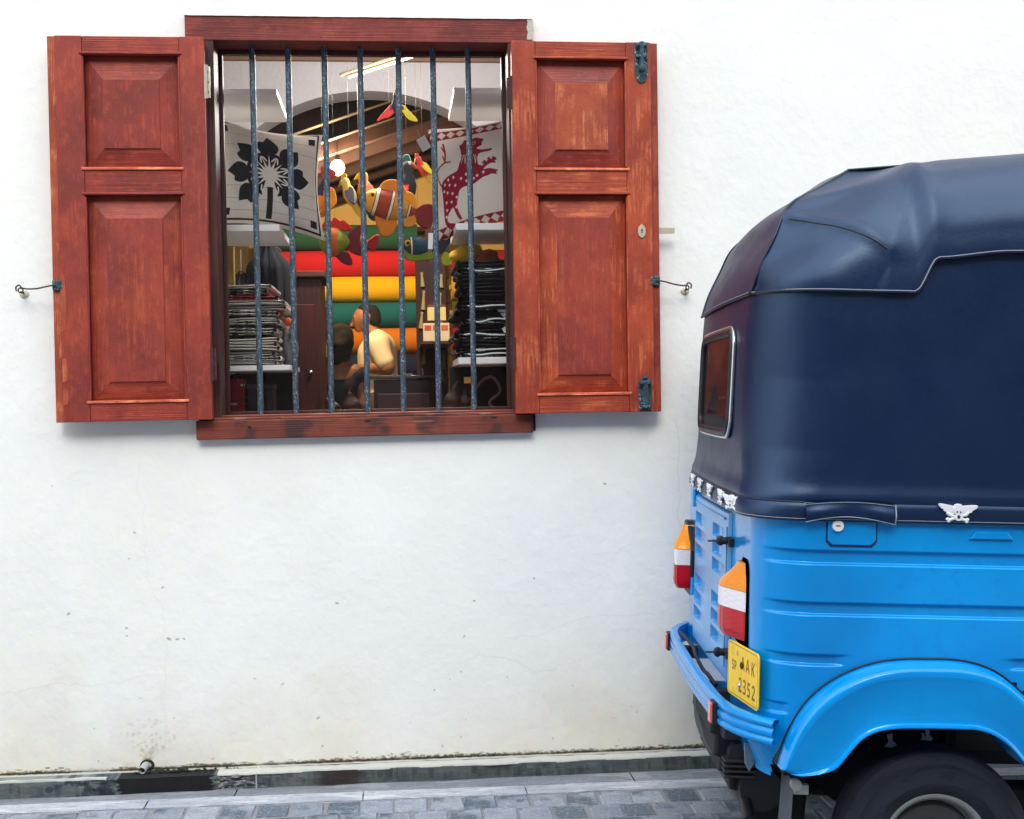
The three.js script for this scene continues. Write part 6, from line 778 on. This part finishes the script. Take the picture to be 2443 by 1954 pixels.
  part(man, 'mouth', ell(0.006, 0.004, 0.02, -0.168, 1.611, 0), plain(0.2, 0.06, 0.05, 0.5));
  part(man, 'moustache', ell(0.008, 0.006, 0.028, -0.172, 1.622, 0), hair);
  // woman seen from behind in a dark dress with a low back
  const wo = thing('person', 'dark-haired woman seen from behind in a dark low-backed dress', 'person', [-0.39, 0.14, -4.8]); const sk2 = plain(0.2, 0.085, 0.05, 0.55);
  const aR = [[0.14, 1.2, 0], [0.165, 0.98, 0.03], [0.06, 0.94, -0.2]], aL = [[-0.16, 1.2, 0], [-0.2, 0.98, 0.03], [-0.06, 0.94, -0.2]];
  const bC = [[[-0.12, 1.22, 0], [0.1, 1.22, 0], 0.055, 0.055], [[0, 1.15, 0], [0, 0.85, 0], 0.11, 0.1], [[-0.06, 0.78, 0], [0.06, 0.78, 0], 0.12, 0.12], [[0, 1.24, 0], [0.0, 1.36, -0.01], 0.05, 0.046], ...[aR, aL].flatMap((a) => [[a[0], a[1], 0.044, 0.036], [a[1], a[2], 0.034, 0.025]]), [[0.08, 0.75, 0], [0.09, 0.42, 0], 0.08, 0.055], [[0.09, 0.42, 0], [0.08, 0.07, 0.02], 0.052, 0.036], [[-0.08, 0.75, 0], [-0.09, 0.42, 0], 0.08, 0.055], [[-0.09, 0.42, 0], [-0.08, 0.07, 0.02], 0.052, 0.036], [[0.08, 0.04, 0.03], [0.09, 0.03, -0.12], 0.036, 0.03], [[-0.08, 0.04, 0.03], [-0.09, 0.03, -0.12], 0.036, 0.03]];
  const hC = [[[0, 1.46, 0], [0, 1.46, -0.02], 0.082, 0.078], [[0, 1.43, -0.04], [0, 1.4, -0.06], 0.058, 0.046], [[0, 1.385, -0.07], [0, 1.37, -0.085], 0.035, 0.022], [[0, 1.44, -0.1], [0, 1.41, -0.118], 0.011, 0.012], [[0.078, 1.43, 0], [0.08, 1.455, 0], 0.01, 0.014], [[-0.078, 1.43, 0], [-0.08, 1.455, 0], 0.01, 0.014], [[0, 1.38, -0.01], [0, 1.33, -0.01], 0.048, 0.048]];
  part(wo, 'body', merge([flesh(bC, 84, [0, 0.72, 0], 0.8, 0.018), flesh(hC, 50, [0, 1.43, -0.03], 0.15, 0.008), hand([0.06, 0.94, -0.2], [-0.4, 0.1, -1], [0, 1, 0.1]), hand([-0.06, 0.94, -0.2], [0.4, 0.1, -1], [0, 1, 0.1])].map((g) => { g.deleteAttribute('uv'); return g; })), sk2);
  part(wo, 'dress', rumple([[[-0.13, 1.19, 0.0], [-0.05, 1.16, -0.01], 0.062, 0.05], [[0.05, 1.16, -0.01], [0.13, 1.19, 0], 0.05, 0.062], [[0, 1.1, -0.005], [0, 0.85, 0], 0.126, 0.115], [[-0.06, 0.78, 0], [0.06, 0.78, 0], 0.138, 0.138], [[0, 0.7, 0], [0, 0.3, 0], 0.17, 0.2]], 60, [0, 0.75, 0], 0.55, 0.02, 0.012), cloth(0.012, 0.014, 0.03));
  part(wo, 'hair', rumple([[[0, 1.475, 0.012], [0, 1.48, -0.01], 0.094, 0.09], [[0, 1.43, 0.04], [-0.03, 1.33, 0.05], 0.078, 0.058], [[-0.02, 1.4, 0.05], [0.0, 1.41, 0.1], 0.05, 0.045], [[0.05, 1.42, 0.0], [0.04, 1.33, 0.03], 0.05, 0.035], [[-0.05, 1.42, 0.0], [-0.06, 1.3, 0.035], 0.05, 0.03]], 48, [0, 1.42, 0.01], 0.2, 0.01, 0.012, 26), hair);
  for (const s of [-1, 1]) part(wo, 'eye', ell(0.011, 0.006, 0.008, s * 0.03, 1.45, -0.094), plain(0.05, 0.03, 0.03, 0.2)); part(wo, 'mouth', ell(0.02, 0.004, 0.005, 0, 1.388, -0.103), plain(0.3, 0.08, 0.07, 0.5));
}
renderer.render(scene, camera);
